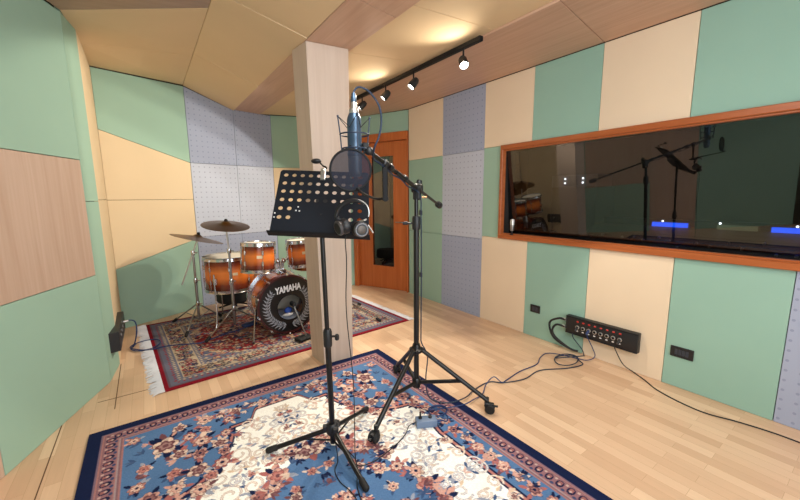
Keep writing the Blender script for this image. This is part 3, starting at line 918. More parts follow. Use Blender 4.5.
# ------------------------------------------------------------------ music stand and what it carries
RIGHT = Vector((.814, -.58, 0)).normalized(); FWD = Vector((.58, .814, 0)).normalized(); UP = Vector((0, 0, 1))
def music_stand():
    B = Vector((.73, 1.68, .012))
    t = thing('music_stand', B, 'black music stand with perforated desk on tripod legs on the blue rug', 'music stand')
    top = Vector((.708, 1.668, 1.30))
    col_z = .64
    at = lambda z: B + (top - B) * ((z - B.z) / (top.z - B.z))
    m = MB().cyl(at(.03), at(.66), .0155, seg=18); m.build('lower_pole', BLACK_SATIN, t)
    m = MB().cyl(at(.64), at(1.30), .012, seg=18); m.build('upper_pole', BLACK_SATIN, t)
    m = MB().lathe([(.0, 0), (.021, 0), (.023, .01), (.023, .08), (.019, .095), (.0, .095)], at(.60), (0, 0, 1), 20); c = m.build('collar', PLASTIC, t)
    a = at(.655); m = MB().cyl(a + RIGHT * .015, a + RIGHT * .045, .006); m.box(a + RIGHT * .05 + V(0, 0, -.005), (.022, .02, .035), bev=.006); m.build('knob', PLASTIC, c)
    hub = at(.12)
    m = MB().lathe([(.0, 0), (.03, 0), (.034, .012), (.034, .05), (.026, .062), (.0, .062)], hub - V(0, 0, .03), (0, 0, 1), 18)
    for f in ((.42, 1.83), (1.04, 1.845), (.72, 1.30)):
        d = (Vector((f[0], f[1], hub.z)) - hub).normalized(); m.box(hub + d * .036 + V(0, 0, .002), (.03, .03, .04), Matrix.Rotation(math.atan2(d.y, d.x), 3, 'Z'), bev=.004)
    m.build('hub', PLASTIC, t)
    for f in ((.42, 1.83), (1.04, 1.845), (.72, 1.30)):
        e = Vector((f[0], f[1], .030)); d = (e - hub).normalized()
        s = hub + d * .035
        l = MB().tube([s, e], .0125, 12).build('leg', BLACK_SATIN, t)
        MB().lathe([(.0, -.012), (.012, -.012), (.0165, -.004), (.0165, .045), (.0135, .05)], e, -d, 14).build('rubber_foot', RUBBER, l)
        low = at(.045); mid = s + (e - s) * .45
        MB().tube([low, mid], .005, 8).build('brace', BLACK, t)
    # desk
    TL = Vector((.611, 1.951, 1.528)); TR = Vector((.994, 1.675, 1.508)); LL = Vector((.464, 1.725, 1.203)); LR = Vector((.849, 1.445, 1.178))
    LL = LL + (TL - LL) * .02; LR = LR + (TR - LR) * .02
    nrm = (TR - TL).cross(LL - TL).normalized()
    if nrm.dot(FWD) > 0: nrm = -nrm           # towards the reader
    P = lambda s, q_: (TL * (1 - s) + TR * s) * (1 - q_) + (LL * (1 - s) + LR * s) * q_
    su = (TR - TL).length; sv = (LL - TL).length
    colx = [.07 + .0925 * i for i in range(10)]; rowy = [.085, .22, .352, .485, .618, .75]
    xs = [0.0] + [(colx[i] + colx[i + 1]) / 2 for i in range(9)]; xs = [.07 - .04625] + xs[1:] + [colx[-1] + .04625]
    ys = [.085 - .0665] + [(rowy[i] + rowy[i + 1]) / 2 for i in range(5)] + [.75 + .0665]
    rad = .0118
    m = MB()
    def cell(i, j, hole):
        x0, x1, y0, y1 = xs[i], xs[i + 1], ys[j], ys[j + 1]
        if not hole:
            m.add([P(x0, y0), P(x1, y0), P(x1, y1), P(x0, y1)], [(0, 1, 2, 3)]); return
        cx, cy = colx[i], rowy[j]
        n = 16; vs = []; fs = []
        for k in range(n):
            a = 2 * PI * k / n + PI / 4
            dx, dy = math.cos(a), math.sin(a)
            vs.append(P(cx + dx * rad / su, cy + dy * rad / sv))
            # to the cell border
            tx = ((x1 - cx) if dx > 0 else (cx - x0)) / max(abs(dx), 1e-6); ty = ((y1 - cy) if dy > 0 else (cy - y0)) / max(abs(dy), 1e-6)
            if abs(abs(dx) - abs(dy)) < 1e-6:
                vs.append(P(x1 if dx > 0 else x0, y1 if dy > 0 else y0))
            else:
                if abs(dx) > abs(dy): vs.append(P(x1 if dx > 0 else x0, cy + dy / abs(dx) * ((y1 - cy) if dy > 0 else (cy - y0))))
                else: vs.append(P(cx + dx / abs(dy) * ((x1 - cx) if dx > 0 else (cx - x0)), y1 if dy > 0 else y0))
        for k in range(n):
            l = (k + 1) % n
            fs.append((2 * k, 2 * k + 1, 2 * l + 1, 2 * l))
        m.add(vs, fs)
    for j in range(6):
        for i in range(10):
            cell(i, j, j < 4 or i < 2 or i > 7)
    # margins with rounded upper corners
    x0, x1, y0, y1 = xs[0], xs[-1], ys[0], ys[-1]
    m.add([P(x0, y1), P(x1, y1), P(1, y1), P(1, 1), P(0, 1), P(0, y1)], [(0, 1, 2, 3, 4, 5)])
    def corner(sx):
        e = x0 if sx < 0 else x1; o = 0 if sx < 0 else 1
        arc = []
        for k in range(7):
            a = PI / 2 * k / 6; rx, ry = .035, .05
            arc.append(P((rx - rx * math.cos(a)) if sx < 0 else 1 - (rx - rx * math.cos(a)), ry - ry * math.sin(a)))
        return e, o, arc
    e, o, arc = corner(-1)
    m.add([P(e, y1), P(0, y1)] + arc + [P(e, 0)] , [tuple(range(len(arc) + 3))])
    e, o, arc2 = corner(1)
    m.add([P(e, y1), P(1, y1)] + arc2 + [P(e, 0)], [tuple(range(len(arc2) + 3))])
    m.add([P(x0, 0), P(x1, 0), P(x1, y0), P(x0, y0)], [(0, 1, 2, 3)])
    d = m.build('desk', DESK_MAT, t, smooth=0)
    so = d.modifiers.new('thick', 'SOLIDIFY'); so.thickness = .0025; so.offset = 0
    # shelf lip
    out = nrm * .026 + UP * .0
    lx = (LR - LL).normalized()
    a = LL - lx * .004; b = LR + lx * .006
    m = MB().slab([a - nrm * .004, b - nrm * .004, b + out, a + out], (0, 0, -.004))
    m.slab([a + out, b + out, b + out + UP * .003, a + out + UP * .003], nrm * .003)
    m.build('lip', BLACK, t, smooth=0)
    # three dot emblem and side dots
    M3 = Matrix((lx, (LL - TL).normalized(), nrm)).transposed()
    def dots(q):
        m = MB()
        for (s, q_) in q: m.box(P(s, q_) + nrm * .003, (.007, .007, .0015), M3)
        m.build('emblem', WHITE, d, smooth=0)
    dots(((.255, .595), (.237, .65), (.273, .655)))
    dots(((.022, .70), (.022, .76)))
    # bracket behind the desk
    m = MB().box(P(.5, .55) - nrm * .025, (.07, .05, .12), Matrix((lx, nrm, (TL - LL).normalized())).transposed(), bev=.006)
    m.cyl(P(.5, .55) - nrm * .03, at(1.28), .011)
    m.build('tilt_bracket', PLASTIC, t)
    return P, nrm, lx, LL, LR
DP, DN, DX, DLL, DLR = music_stand()

def headphones():
    c = Vector((.772, 1.452, 1.281))
    base = DLL + (DLR - DLL) * .80 + DN * .03
    t = thing('headphones', base, 'black and silver headphones resting on the lip of the music stand', 'headphones')
    r, u, f = RIGHT, UP, FWD
    def W(x, y, z=0.0): return c + r * x + u * y - f * z          # x right, y up, z towards the viewer
    arc = [W(.072 * math.sin(a) - .004 + .012 * math.cos(a), .016 + .068 * math.cos(a), .012 + .01 * math.sin(a)) for a in [(-1.9 + 3.6 * k / 26) for k in range(27)]]
    m = MB()
    # padded band: flattened tube
    m.tube(arc[:20], [.006 + .006 * math.sin(PI * min(1, k / 19)) for k in range(20)], 10)
    m.build('headband', PLASTIC, t)
    m = MB().tube([p - f * .004 + r * .007 + u * .004 for p in arc[8:]], .0028, 8); m.build('spring_band', SILVER, t)
    for k, (x, y, ax, rr) in enumerate(((-.052, -.036, Vector((-.75, -.25, .62)), .036), (.034, -.046, Vector((.42, -.05, .9)), .036))):
        n = (r * ax.x + u * ax.y - f * ax.z).normalized(); p = W(x, y, .015)
        e = MB().lathe([(.0, -.030), (.030, -.030), (.037, -.024), (.037, -.008), (.032, .0), (.034, .004), (.034, .016), (.028, .021), (.0, .021)], p, n, 26).build('ear_cup', PLASTIC, t)
        MB().lathe([(.034, .010), (.0355, .015), (.030, .0225), (.026, .0225)], p, n, 26).build('rim', plain('dull rim', (112, 112, 116), .4, .9), e)
        if k == 1: MB().lathe([(.0, .0235), (.012, .0235), (.019, .0225), (.019, .020)], p, n, 22).build('disc', plain('warm silver', (84, 78, 74), .4, .9), e)
        MB().tube(spline([p + n * .0 + u * .036, p + n * .012 + u * .042 + r * (.014 if k else -.008), W(.062 if k else -.060, .0 if k else .012, .018)], 5), .0045, 8).build('yoke', SILVER if k else PLASTIC, t)
    MB().cyl(W(.070, -.028, .02), W(.094, -.062, .03), .0042, .0035, 10).build('plug', SILVER, t)
    cab = spline([W(-.030, -.074, .015), W(-.034, -.10, .035), W(-.030, -.20, .04), (.722, 1.45, .85), (.742, 1.44, .5), (.752, 1.46, .22), (.757, 1.47, .06), (.77, 1.455, .017), (.86, 1.44, .016), (1.0, 1.47, .016), (1.10, 1.51, .016), (1.165, 1.555, .022), (1.205, 1.545, .034)], 8)
    MB().tube(cab, .0024, 6).build('cable', CABLE_BLACK, t)
headphones()

def clip_light():
    p = DP(.5, .0)
    a = Vector((.795, 1.795, 1.50)); 
    a = DP(.487, .02)
    t = thing('clip_light', a, 'small black gooseneck light with silver clip on top of the music desk', 'clip light')
    z = (DP(.5, 0) - DP(.5, 1)).normalized()
    M3 = Matrix((DX, DN, z)).transposed()
    m = MB().box(a + DN * .010 - z * .022, (.026, .012, .078), M3, bev=.003); m.box(a + DN * .018 + z * .005, (.014, .01, .02), M3, bev=.003)
    m.build('clip', SILVER, t)
    m = MB().box(a - DN * .010 - z * .018, (.018, .008, .055), M3, bev=.003); m.build('jaw', PLASTIC, t)
    L = a + Vector((-.045, -.03, .055)) + RIGHT * .005
    m = MB().tube(spline([a + z * .012, a + z * .035 + RIGHT * .012, a + z * .05 - RIGHT * .008, L], 6), .0045, 8); m.build('gooseneck', BLACK, t)
    m = MB().ball(L - RIGHT * .012, .019, 16, (1.45, 1.0, .72), Matrix((RIGHT, FWD, UP)).transposed()); m.build('lamp_head', PLASTIC, t)
clip_light()

# ------------------------------------------------------------------ boom microphone stand
MC = Vector((.7495, 1.378, 1.62))      # microphone body axis
def mic_stand():
    B = Vector((1.38, 1.757, 0))
    t = thing('microphone_stand', B, 'tall black boom microphone stand on three castor legs', 'microphone stand')
    MB().cyl(B + V(0, 0, .11), B + V(0, 0, 1.24), .0175, seg=20).build('lower_pole', BLACK_SATIN, t)
    MB().cyl(B + V(0, 0, 1.20), B + V(0, 0, 1.44), .0125, seg=20).build('upper_pole', BLACK_SATIN, t)
    m = MB().lathe([(.0, 0), (.024, 0), (.026, .01), (.026, .07), (.022, .085), (.0, .085)], B + V(0, 0, 1.175), (0, 0, 1), 20); c = m.build('height_clamp', PLASTIC, t)
    p = B + V(0, 0, 1.215); MB().cyl(p - RIGHT * .02, p - RIGHT * .06, .006).cyl(p - RIGHT * .055, p - RIGHT * .085, .012, .010).build('tee_handle', PLASTIC, c)
    m = MB().lathe([(.0, 0), (.034, 0), (.048, .012), (.048, .026), (.03, .034), (.024, .06), (.0, .06)], B + V(0, 0, .355), (0, 0, 1), 24); m.build('leg_collar', BLACK_SATIN, t)
    m = MB().lathe([(.0, 0), (.026, 0), (.028, .01), (.028, .055), (.022, .065), (.0, .065)], B + V(0, 0, .11), (0, 0, 1), 20); m.build('brace_collar', BLACK_SATIN, t)
    for f in ((1.682, 1.376), (.927, 1.569), (1.491, 2.146)):
        e = Vector((f[0], f[1], 0)); d = (e - B); L = d.length; d.normalize()
        s = B + d * .04 + V(0, 0, .375); q = B + d * (L - .02) + V(0, 0, .085)
        l = MB().tube([s, q], .0145, 14).build('leg', BLACK_SATIN, t)
        mid = s + (q - s) * .62
        MB().tube([B + d * .02 + V(0, 0, .145), mid], .0125, 12).build('brace', BLACK_SATIN, t)
        # castor
        side = Vector((-d.y, d.x, 0))
        k = MB().cyl(q + V(0, 0, .02), q - V(0, 0, .045), .011, seg=12)
        k.box(q + V(0, 0, -.028), (.035, .035, .03), Matrix.Rotation(math.atan2(d.y, d.x), 3, 'Z'), bev=.005)
        ax = Vector((q.x, q.y, .032)) + d * .018
        k.box(ax + V(0, 0, .03) + d * .0, (.05, .03, .012), Matrix.Rotation(math.atan2(d.y, d.x), 3, 'Z'), bev=.003)
        cs = k.build('castor', PLASTIC, l)
        zz = .001 if f[0] > 1.6 else .0125
        for sg in (-1, 1):
            MB().lathe([(.0, -.009), (.026, -.009), (.0315, -.004), (.0315, .004), (.026, .009), (.0, .009)], Vector((ax.x, ax.y, .0315 + zz)) + side * sg * .016, side, 22).build('wheel', RUBBER, cs)
        MB().box(ax + d * .035 + V(0, 0, .02), (.03, .02, .006), Matrix.Rotation(math.atan2(d.y, d.x), 3, 'Z'), bev=.002).build('brake_pedal', PLASTIC, cs)
    return t, B
mst, MSB = mic_stand()

BOOM_A = Vector((1.885, 2.112, 1.315)); BOOM_B = Vector((.800, 1.345, 1.575))
PIV = Vector((1.392, 1.763, 1.432))
def boom():
    d = (BOOM_B - BOOM_A).normalized()
    # the boom belongs to the stand
    o = MB().tube([BOOM_A + d * .03, BOOM_B], .0095, 14).build('boom_arm', BLACK_SATIN, mst)
    MB().tube([PIV + d * .03, PIV + d * .40], .0125, 14).build('boom_sleeve', BLACK_SATIN, o)
    MB().lathe([(.0, -.035), (.02, -.035), (.026, -.025), (.026, .025), (.02, .035), (.0, .035)], BOOM_A, d, 20).build('counterweight', RUBBER, o)
    # clutch
    m = MB().box(PIV - V(0, 0, .035), (.05, .045, .075), Matrix.Rotation(.6, 3, 'Z'), bev=.008); m.lathe([(.0, -.032), (.026, -.032), (.028, -.02), (.028, .02), (.026, .032), (.0, .032)], PIV, Vector((d.y, -d.x, 0)), 22)
    c = m.build('boom_clutch', PLASTIC, mst)
    p = PIV + RIGHT * .03 - V(0, 0, .055); MB().cyl(p, p + RIGHT * .03, .006).build('locking_screw', plain('brass screw', (190, 150, 110), .35, .9), c)
    MB().lathe([(.0, 0), (.014, 0), (.018, .008), (.018, .03), (.0, .034)], PIV + FWD * .0 + V(.02, .01, .02), (.4, .2, 1), 16).build('clutch_knob', PLASTIC, c)
    for q in (.26, .50):
        MB().lathe([(.0145, -.02), (.019, -.012), (.019, .012), (.0145, .02)], PIV + (BOOM_B - PIV) * q * 1.3, d, 18).build('boom_joint', PLASTIC, o)
    MB().ball(BOOM_B, .019, 14).build('end_joint', PLASTIC, o)
    return d
BD = boom()

def microphone():
    t = thing('studio_microphone', MC, 'large blue grey tube microphone hung upside down in a shock mount', 'microphone')
    ax = Vector((.005, .004, 1)).normalized()
    base = MC + V(0, 0, -.155)
    m = MB().lathe([(.0, 0), (.018, .001), (.026, .010), (.0290, .028), (.0295, .09)], base, ax, 32); m.build('grille', plain('grille', (96, 110, 126), .45, .7), t)
    m = MB().lathe([(.0295, .088), (.0315, .09), (.0315, .10), (.030, .103), (.030, .236), (.0285, .246), (.022, .262), (.0, .268)], base, ax, 32); m.build('body', MIC_BLUE, t)
    m = MB().lathe([(.018, .258), (.0205, .264), (.0205, .276), (.016, .284), (.0, .285)], base, ax, 24); m.build('end_ring', SILVER, t)
    return base, ax
MBASE, MAX = microphone()
def shock_mount():
    c = MC + V(0, 0, .022)
    t = thing('shock_mount', c, 'dark wire cradle with elastic cords gripping the studio microphone', 'shock mount')
    MB().ring(c, MAX, .060, .0032, 44, 8).build('cradle_ring', CABLE_NAVY, t); MB().ring(c - V(0, 0, .058), MAX, .052, .003, 40, 8).build('cradle_ring', CABLE_NAVY, t)
    tips = []
    for k in range(4):
        a = 2 * PI * k / 4 + .32
        e = RIGHT * math.cos(a) + FWD * math.sin(a)
        hi = c + e * .068 + V(0, 0, .072); lo = c + e * .055 - V(0, 0, .075)
        MB().tube([lo, c + e * .060, hi], .0028, 8).ball(hi, .005, 8).build('prong', CABLE_NAVY, t); tips.append((hi, e))
    for hi, e in tips:
        s = Vector((-e.y, e.x, 0))
        for sg in (-1, 1):
            MB().tube([hi, MC + e * .022 + s * sg * .024 + V(0, 0, .048)], .0016, 6).build('elastic_cord', CABLE_BLACK, t)
            MB().tube([c + e * .055 - V(0, 0, .07), MC + e * .020 + s * sg * .024 - V(0, 0, .025)], .0016, 6).build('elastic_cord', CABLE_BLACK, t)
    m = MB().tube([c - V(0, 0, .03) + (BOOM_B - c).normalized() * .055, BOOM_B - V(0, 0, .0)], .009, 10); m.box(BOOM_B + (c - BOOM_B) * .25, (.03, .02, .035), bev=.004); m.build('swivel', PLASTIC, t)
shock_mount()

def mic_cable():
    tip = MBASE + MAX * .28
    t = thing('microphone_cable', tip, 'dark blue cable looping from the microphone top and running down the stand', 'cable')
    MB().lathe([(.0, 0), (.0125, 0), (.0125, .026), (.0105, .03)], tip, MAX, 18).build('plug', SILVER, t)
    MB().lathe([(.0115, .028), (.0125, .032), (.0115, .045), (.007, .066), (.0, .066)], tip, MAX, 18).build('plug_boot', MIC_BLUE, t)
    T = tip + MAX * .062
    d = BD
    bz = lambda q: PIV + (BOOM_B - PIV) * q + V(0, 0, -.018)
    pts = [T, T + V(.005, 0, .014), (.772, 1.368, 1.834), (.803, 1.34, 1.815), (.830, 1.306, 1.755), (.836, 1.300, 1.69), (.825, 1.303, 1.63), (.812, 1.32, 1.585), bz(.93), bz(.8), bz(.6) + V(0, 0, -.008), bz(.42), bz(.25) + V(0, 0, -.012), bz(.08), (1.40, 1.74, 1.38), (1.404, 1.738, 1.25), (1.405, 1.736, .9), (1.404, 1.738, .5), (1.408, 1.736, .42), (1.437, 1.71, .33), (1.44, 1.73, .15), (1.45, 1.70, .03), (1.52, 1.60, .018), (1.66, 1.575, .017), (1.80, 1.62, .006), (1.97, 1.63, .006), (2.05, 1.56, .006), (2.22, 1.50, .006), (2.435, 1.509, .006), (2.642, 1.40, .006), (2.80, 1.36, .006)]
    for k in range(14):
        a = -.8 + k * 2 * PI / 9; pts.append((2.76 + (.13 + .01 * math.sin(k)) * math.cos(a), 1.475 + (.075 + .008 * math.cos(k * 1.7)) * math.sin(a), .007 + .0013 * k))
    pts += [(2.90, 1.42, .03), (2.955, 1.43, .02), (2.972, 1.46, .06), (2.935, 1.52, .15), (2.936, 1.53, .19)]
    MB().tube(spline(pts, 6), .0042, 7).build('cord', CABLE_NAVY, t)
mic_cable()

def pop_filter():
    c = Vector((.667, 1.264, 1.485))
    n = (Vector((0, 0, 1.40)) - c); n.z = -.02; n.normalize()
    t = thing('pop_filter', c, 'round dark mesh pop filter on a bracket in front of the microphone', 'pop filter')
    R = .079
    m = MB().ring(c, n, R, .0045, 56, 8); m.build('hoop', BLACK, t)
    m = MB().lathe([(.0, .002), (R, .002)], c, n, 48); m.build('mesh_screen', gauze('black gauze', (8, 13, 34), .84), t)
    u = c - UP * R
    b0 = u + RIGHT * .030 + UP * .006
    e = u + RIGHT * .150 + FWD * .045 + UP * -.012
    top = Vector((.862, 1.304, 1.535)); 
    # the bracket hangs from the boom
    k = (BOOM_B + (PIV - BOOM_B) * .245)
    top = Vector((k.x, k.y, k.z - .0)) - RIGHT * .0
    e = Vector((top.x + .002, top.y - .004, 1.372))
    m = MB().tube(spline([b0, b0 - UP * .014 + RIGHT * .01, e - RIGHT * .05, e], 6), .0055, 10); m.ball(b0, .009, 10, (1.3, 1, 1)); m.build('arm', BLACK, t)
    m = MB().box((top + e) / 2, (.026, .012, (top - e).length + .02), Matrix((RIGHT, FWD, UP)).transposed(), bev=.004)
    m.cyl(e - FWD * .012, e + FWD * .012, .014); m.build('bracket', BLACK, t)
    m = MB().lathe([(.0105, -.022), (.018, -.018), (.018, .018), (.0105, .022)], top, BD, 16); m.build('clamp', PLASTIC, t)
pop_filter()

# ------------------------------------------------------------------ small box on the rug and the floor cables
def di_box():
    c = Vector((1.262, 1.512, .012))
    R3 = Matrix.Rotation(math.radians(-28), 3, 'Z')
    t = thing('headphone_amplifier', c, 'small blue grey headphone amplifier box on the blue rug', 'headphone amplifier')
    o = MB().box(c + V(0, 0, .022), (.125, .062, .044), R3, bev=.004, seg=2).build('case', BOX_BLUE, t)
    for x in (-.035, .025):
        MB().lathe([(.0, 0), (.011, 0), (.011, .008), (.0, .008)], c + R3 @ Vector((x, .006, .044)), (0, 0, 1), 14).build('socket', PLASTIC, t)
    p = c + R3 @ Vector((-.035, .006, .05)); MB().cyl(p, p + V(0, 0, .035), .0065, .005, 12).build('plug', RUBBER, t)
    p = c + R3 @ Vector((.064, 0, .022)); MB().cyl(p, p + R3 @ Vector((.03, 0, 0)), .009, .007, 12).build('connector', CABLE_BLUE, t)
di_box()

def floor_cable(name, pts, r, mat, label, n=8):
    o = MB().tube(spline(pts, n), r, 7).build(name, mat)
    return tag(o, label, 'cable')
z = .0165
loop = [(1.345, 1.468, .034), (1.385, 1.462, z), (1.42, 1.49, z)]
for k in range(12):
    a = -1.2 + k * 2 * PI / 7; loop.append((1.405 + .062 * math.cos(a), 1.565 + .05 * math.sin(a), z + .0012 * k))
loop += [(1.50, 1.545, .022), (1.60, 1.52, .018), (1.70, 1.53, .013), (1.80, 1.545, .006), (1.90, 1.60, .02), (1.985, 1.60, .055), (2.02, 1.555, .02), (2.10, 1.57, .006), (2.294, 1.593, .006), (2.50, 1.585, .006), (2.64, 1.64, .006), (2.76, 1.655, .006), (2.80, 1.56, .02), (2.84, 1.44, .02), (2.90, 1.37, .012), (2.98, 1.35, .03), (2.972, 1.37, .10), (2.93, 1.40, .20), (2.93, 1.402, .235)]
floor_cable('signal_cable', loop, .0038, CABLE_BLUE, 'blue cable from the small box across the floor to the wall socket panel')
floor_cable('signal_cable', [(2.930, 1.185, .19), (2.925, 1.17, .16), (2.95, 1.12, .06), (2.985, 1.06, .012), (2.93, .96, .006), (2.845, .85, .006), (2.79, .70, .006), (2.775, .56, .006), (2.82, .42, .006), (2.85, .25, .006), (2.84, .05, .006), (2.80, -.25, .006)], .004, CABLE_BLACK, 'single black cable trailing along the bare parquet from the wall socket panel')
for k, (dz, dy) in enumerate(((.29, 0), (.225, .02))):
    floor_cable('supply_cable', [(2.945, 1.607, dz), (2.93, 1.66 + dy, dz), (2.92, 1.74 - k * .03, dz - .06), (2.93, 1.70 - k * .03, .10), (2.965, 1.56, .03), (2.992, 1.50, .018)], .0095, CABLE_BLACK, ('thick black cable curving from the upper end socket of the wall panel', 'thick black cable curving from the lower end socket of the wall panel')[k])
floor_cable('loose_cable', [(.735, 1.665, .05), (.70, 1.56, .0165), (.655, 1.50, .0165), (.645, 1.42, .0165), (.66, 1.34, .0165), (.655, 1.26, .0165), (.60, 1.10, .0165)], .0024, CABLE_BLACK, 'thin black cable on the rug, running straight from the music stand hub')
floor_cable('loose_cable', [(.745, 1.665, .05), (.775, 1.58, .0165), (.775, 1.50, .0165), (.74, 1.42, .0165), (.70, 1.35, .0165), (.68, 1.28, .0165), (.635, 1.10, .0165)], .0024, CABLE_BLACK, 'thin black cable on the rug crossing under the front leg of the music stand')

# ------------------------------------------------------------------ wall socket panel
def socket_panel():
    y0, y1, z0, z1 = 1.035, 1.608, .172, .332
    t = thing('socket_panel', (XR, (y0 + y1) / 2, z0), 'long black connector panel with eight sockets low on the tan and green wall', 'socket panel')
    # body leans slightly, deeper at the base
    m = MB().box((XR - .029, (y0 + y1) / 2, (z0 + z1) / 2), (.056, y1 - y0, z1 - z0), bev=.006, seg=2); m.build('case', PLASTIC, t)
    for s in (-1, 1): MB().box((XR - .059, (y0 + y1) / 2, (z0 + z1) / 2 + s * (z1 - z0 - .014) / 2), (.006, y1 - y0 - .006, .008), bev=.002).build('edge_strip', BLACK, t)
    ys = [1.500 - i * .0485 for i in range(8)]
    rn = random.Random(9)
    for i, y in enumerate(ys):
        MB().box((XR - .059, y, .298), (.006, .018, .012), bev=.002).build('indicator_light', RED, t)
        s = MB().lathe([(.011, 0), (.0165, 0), (.0165, .006), (.012, .008), (.011, .006)], (XR - .057, y, .248), (-1, 0, 0), 22).build('socket', SILVER, t)
        MB().lathe([(.0, .001), (.011, .001)], (XR - .057, y, .248), (-1, 0, 0), 18).build('insert', RUBBER, s)
        if i in (0, 2, 7):
            MB().lathe([(.0105, 0), (.0105, .035), (.006, .045), (.0, .045)], (XR - .059, y, .248), (-1, 0, -.7), 14).build('plug', PLASTIC if i != 2 else CABLE_BLUE, s)
        MB().box((XR - .0575, y, .215), (.003, .016, .009)).build('tag', WHITE, t)
    for z_ in (.29, .225): MB().cyl((XR - .06, 1.606, z_), (XR - .06, 1.636, z_), .014, seg=14).build('cable_gland', SILVER, t)
socket_panel()

def outlet(y, z_, w, hh, label, n):
    t = thing('wall_outlet', (XR, y, z_ - hh / 2), label, 'wall outlet')
    MB().box((XR - .005, y, z_), (.010, w, hh), bev=.003).build('cover_plate', PLASTIC, t)
    for k in range(n):
        MB().box((XR - .011, y + (k - (n - 1) / 2) * w * .62 / max(n, 1), z_), (.004, w * .5 / max(n, 1), hh * .5), bev=.001).build('socket', plain('dark grey', (52, 56, 66), .5), t)
outlet(1.949, .288, .105, .075, 'small black outlet on the green panel beside the tan panel under the window', 2)
outlet(.776, .267, .135, .078, 'wide black outlet on the broad mint panel past the socket panel', 4)
outlet(3.728, 1.168, .062, .062, 'small black outlet at chest height on the green panel by the door', 1)
outlet(3.727, .315, .062, .062, 'small black outlet near the floor on the green panel by the door', 1)

# microphone on the window sill
def sill_mic():
    x, y = XR + .018, 2.33
    b = WZ0 + .045 + .012
    t = thing('sill_microphone', (x, y, WZ0 + .045), 'small silver microphone on a black stand on the window sill', 'microphone')
    x = XR - .005; y = 2.325; b = WZ0 + .046
    y = 2.255; x = XR - .004
    m = MB().lathe([(.0, 0), (.022, 0), (.024, .006), (.012, .014), (.007, .02), (.007, .045)], (x, y, b), (0, 0, 1), 20); m.build('base', PLASTIC, t)
    m = MB().lathe([(.0, .04), (.019, .042), (.021, .05), (.021, .10)], (x, y, b), (0, 0, 1), 22); m.build('body', STEEL, t)
    m = MB().lathe([(.021, .10), (.0225, .102), (.0225, .145), (.018, .158), (.0, .162)], (x, y, b), (0, 0, 1), 22); m.build('grille', SILVER, t)
sill_mic()

# ------------------------------------------------------------------ track lights
LAMP = plain('lamp face', (255, 255, 255), .4, emit=(255, 246, 230), es=45)
def tracks():
    a = Vector((2.07, 1.86, 2.49)); b = Vector((2.05, 3.75, 2.49))
    o = MB().box((a + b) / 2, (.036, (b - a).length, .034), Matrix.Rotation(-.008, 3, 'Z'), bev=.003).build('lighting_track', BLACK)
    tag(o, 'long black lighting track under the wood ceiling strip', 'lighting track')
    spots = [(2.045, 2.03, (1.1, .35, 0)), (2.045, 2.64, (.3, 3.2, .2)), (2.045, 3.09, (.3, 3.9, .3)), (2.045, 3.56, (.2, 4.4, .5))]
    labels = ['track spotlight facing the camera, the brightest of the row', 'track spotlight next to the brightest one', 'track spotlight between the dimmest one and the one beside the glare', 'track spotlight at the far end of the track above the door']
    first = None
    for (x, y, tgt), lab in zip(spots, labels):
        head = Vector((x, y, 2.378))
        d = (Vector(tgt) - head).normalized()
        if first is None:
            t = thing('track_spotlight', (0, 0, 0), lab, 'spotlight', 'spotlights on the lighting track')
            MB().cyl((0, 0, .0), (0, 0, .097), .007, seg=10).build('stem', BLACK, t, local=True)
            h = MB().lathe([(.0, -.055), (.022, -.05), (.032, -.03), (.036, .03), (.036, .045), (.031, .046), (.030, .034)], (0, 0, 0), (0, 0, -1), 22).build('lamp_housing', PLASTIC, t, local=True)
            MB().lathe([(.0, .034), (.030, .034)], (0, 0, 0), (0, 0, -1), 22).build('lamp_face', LAMP, h, local=True)
            first = t
        else:
            t = copy_tree(first); t['label'] = lab
        t.location = head
        hh = [c for c in bpy.data.objects if c.parent is t and c.name.startswith('lamp_housing')][0]
        hh.rotation_euler = Vector((0, 0, -1)).rotation_difference(d).to_euler()
        L = bpy.data.lights.new('spot', 'SPOT'); L.energy = SPOT_W; L.color = (1.0, .91, .77); L.spot_size = math.radians(108); L.spot_blend = .12; L.shadow_soft_size = .03
        lo = bpy.data.objects.new('spot_lamp', L); col.objects.link(lo)
        if y < 2.2 or 3.0 < y < 3.2:      # extra spot added to make the light pool on the ceiling
            lk = bpy.data.lights.new('glow', 'SPOT'); lk.energy = 6.5; lk.color = (1.0, .92, .78); lk.spot_size = math.radians(125); lk.spot_blend = .7; lk.shadow_soft_size = .03
            go = bpy.data.objects.new('pool_fill', lk); col.objects.link(go); go.location = head + Vector((-.07, 0, -.06)); go.rotation_euler = Vector((0, 0, -1)).rotation_difference(Vector((-.9, -.15, .8)).normalized()).to_euler()
        lo.location = head + d * .05; lo.rotation_euler = Vector((0, 0, -1)).rotation_difference(d).to_euler()
SPOT_W = 78
tracks()

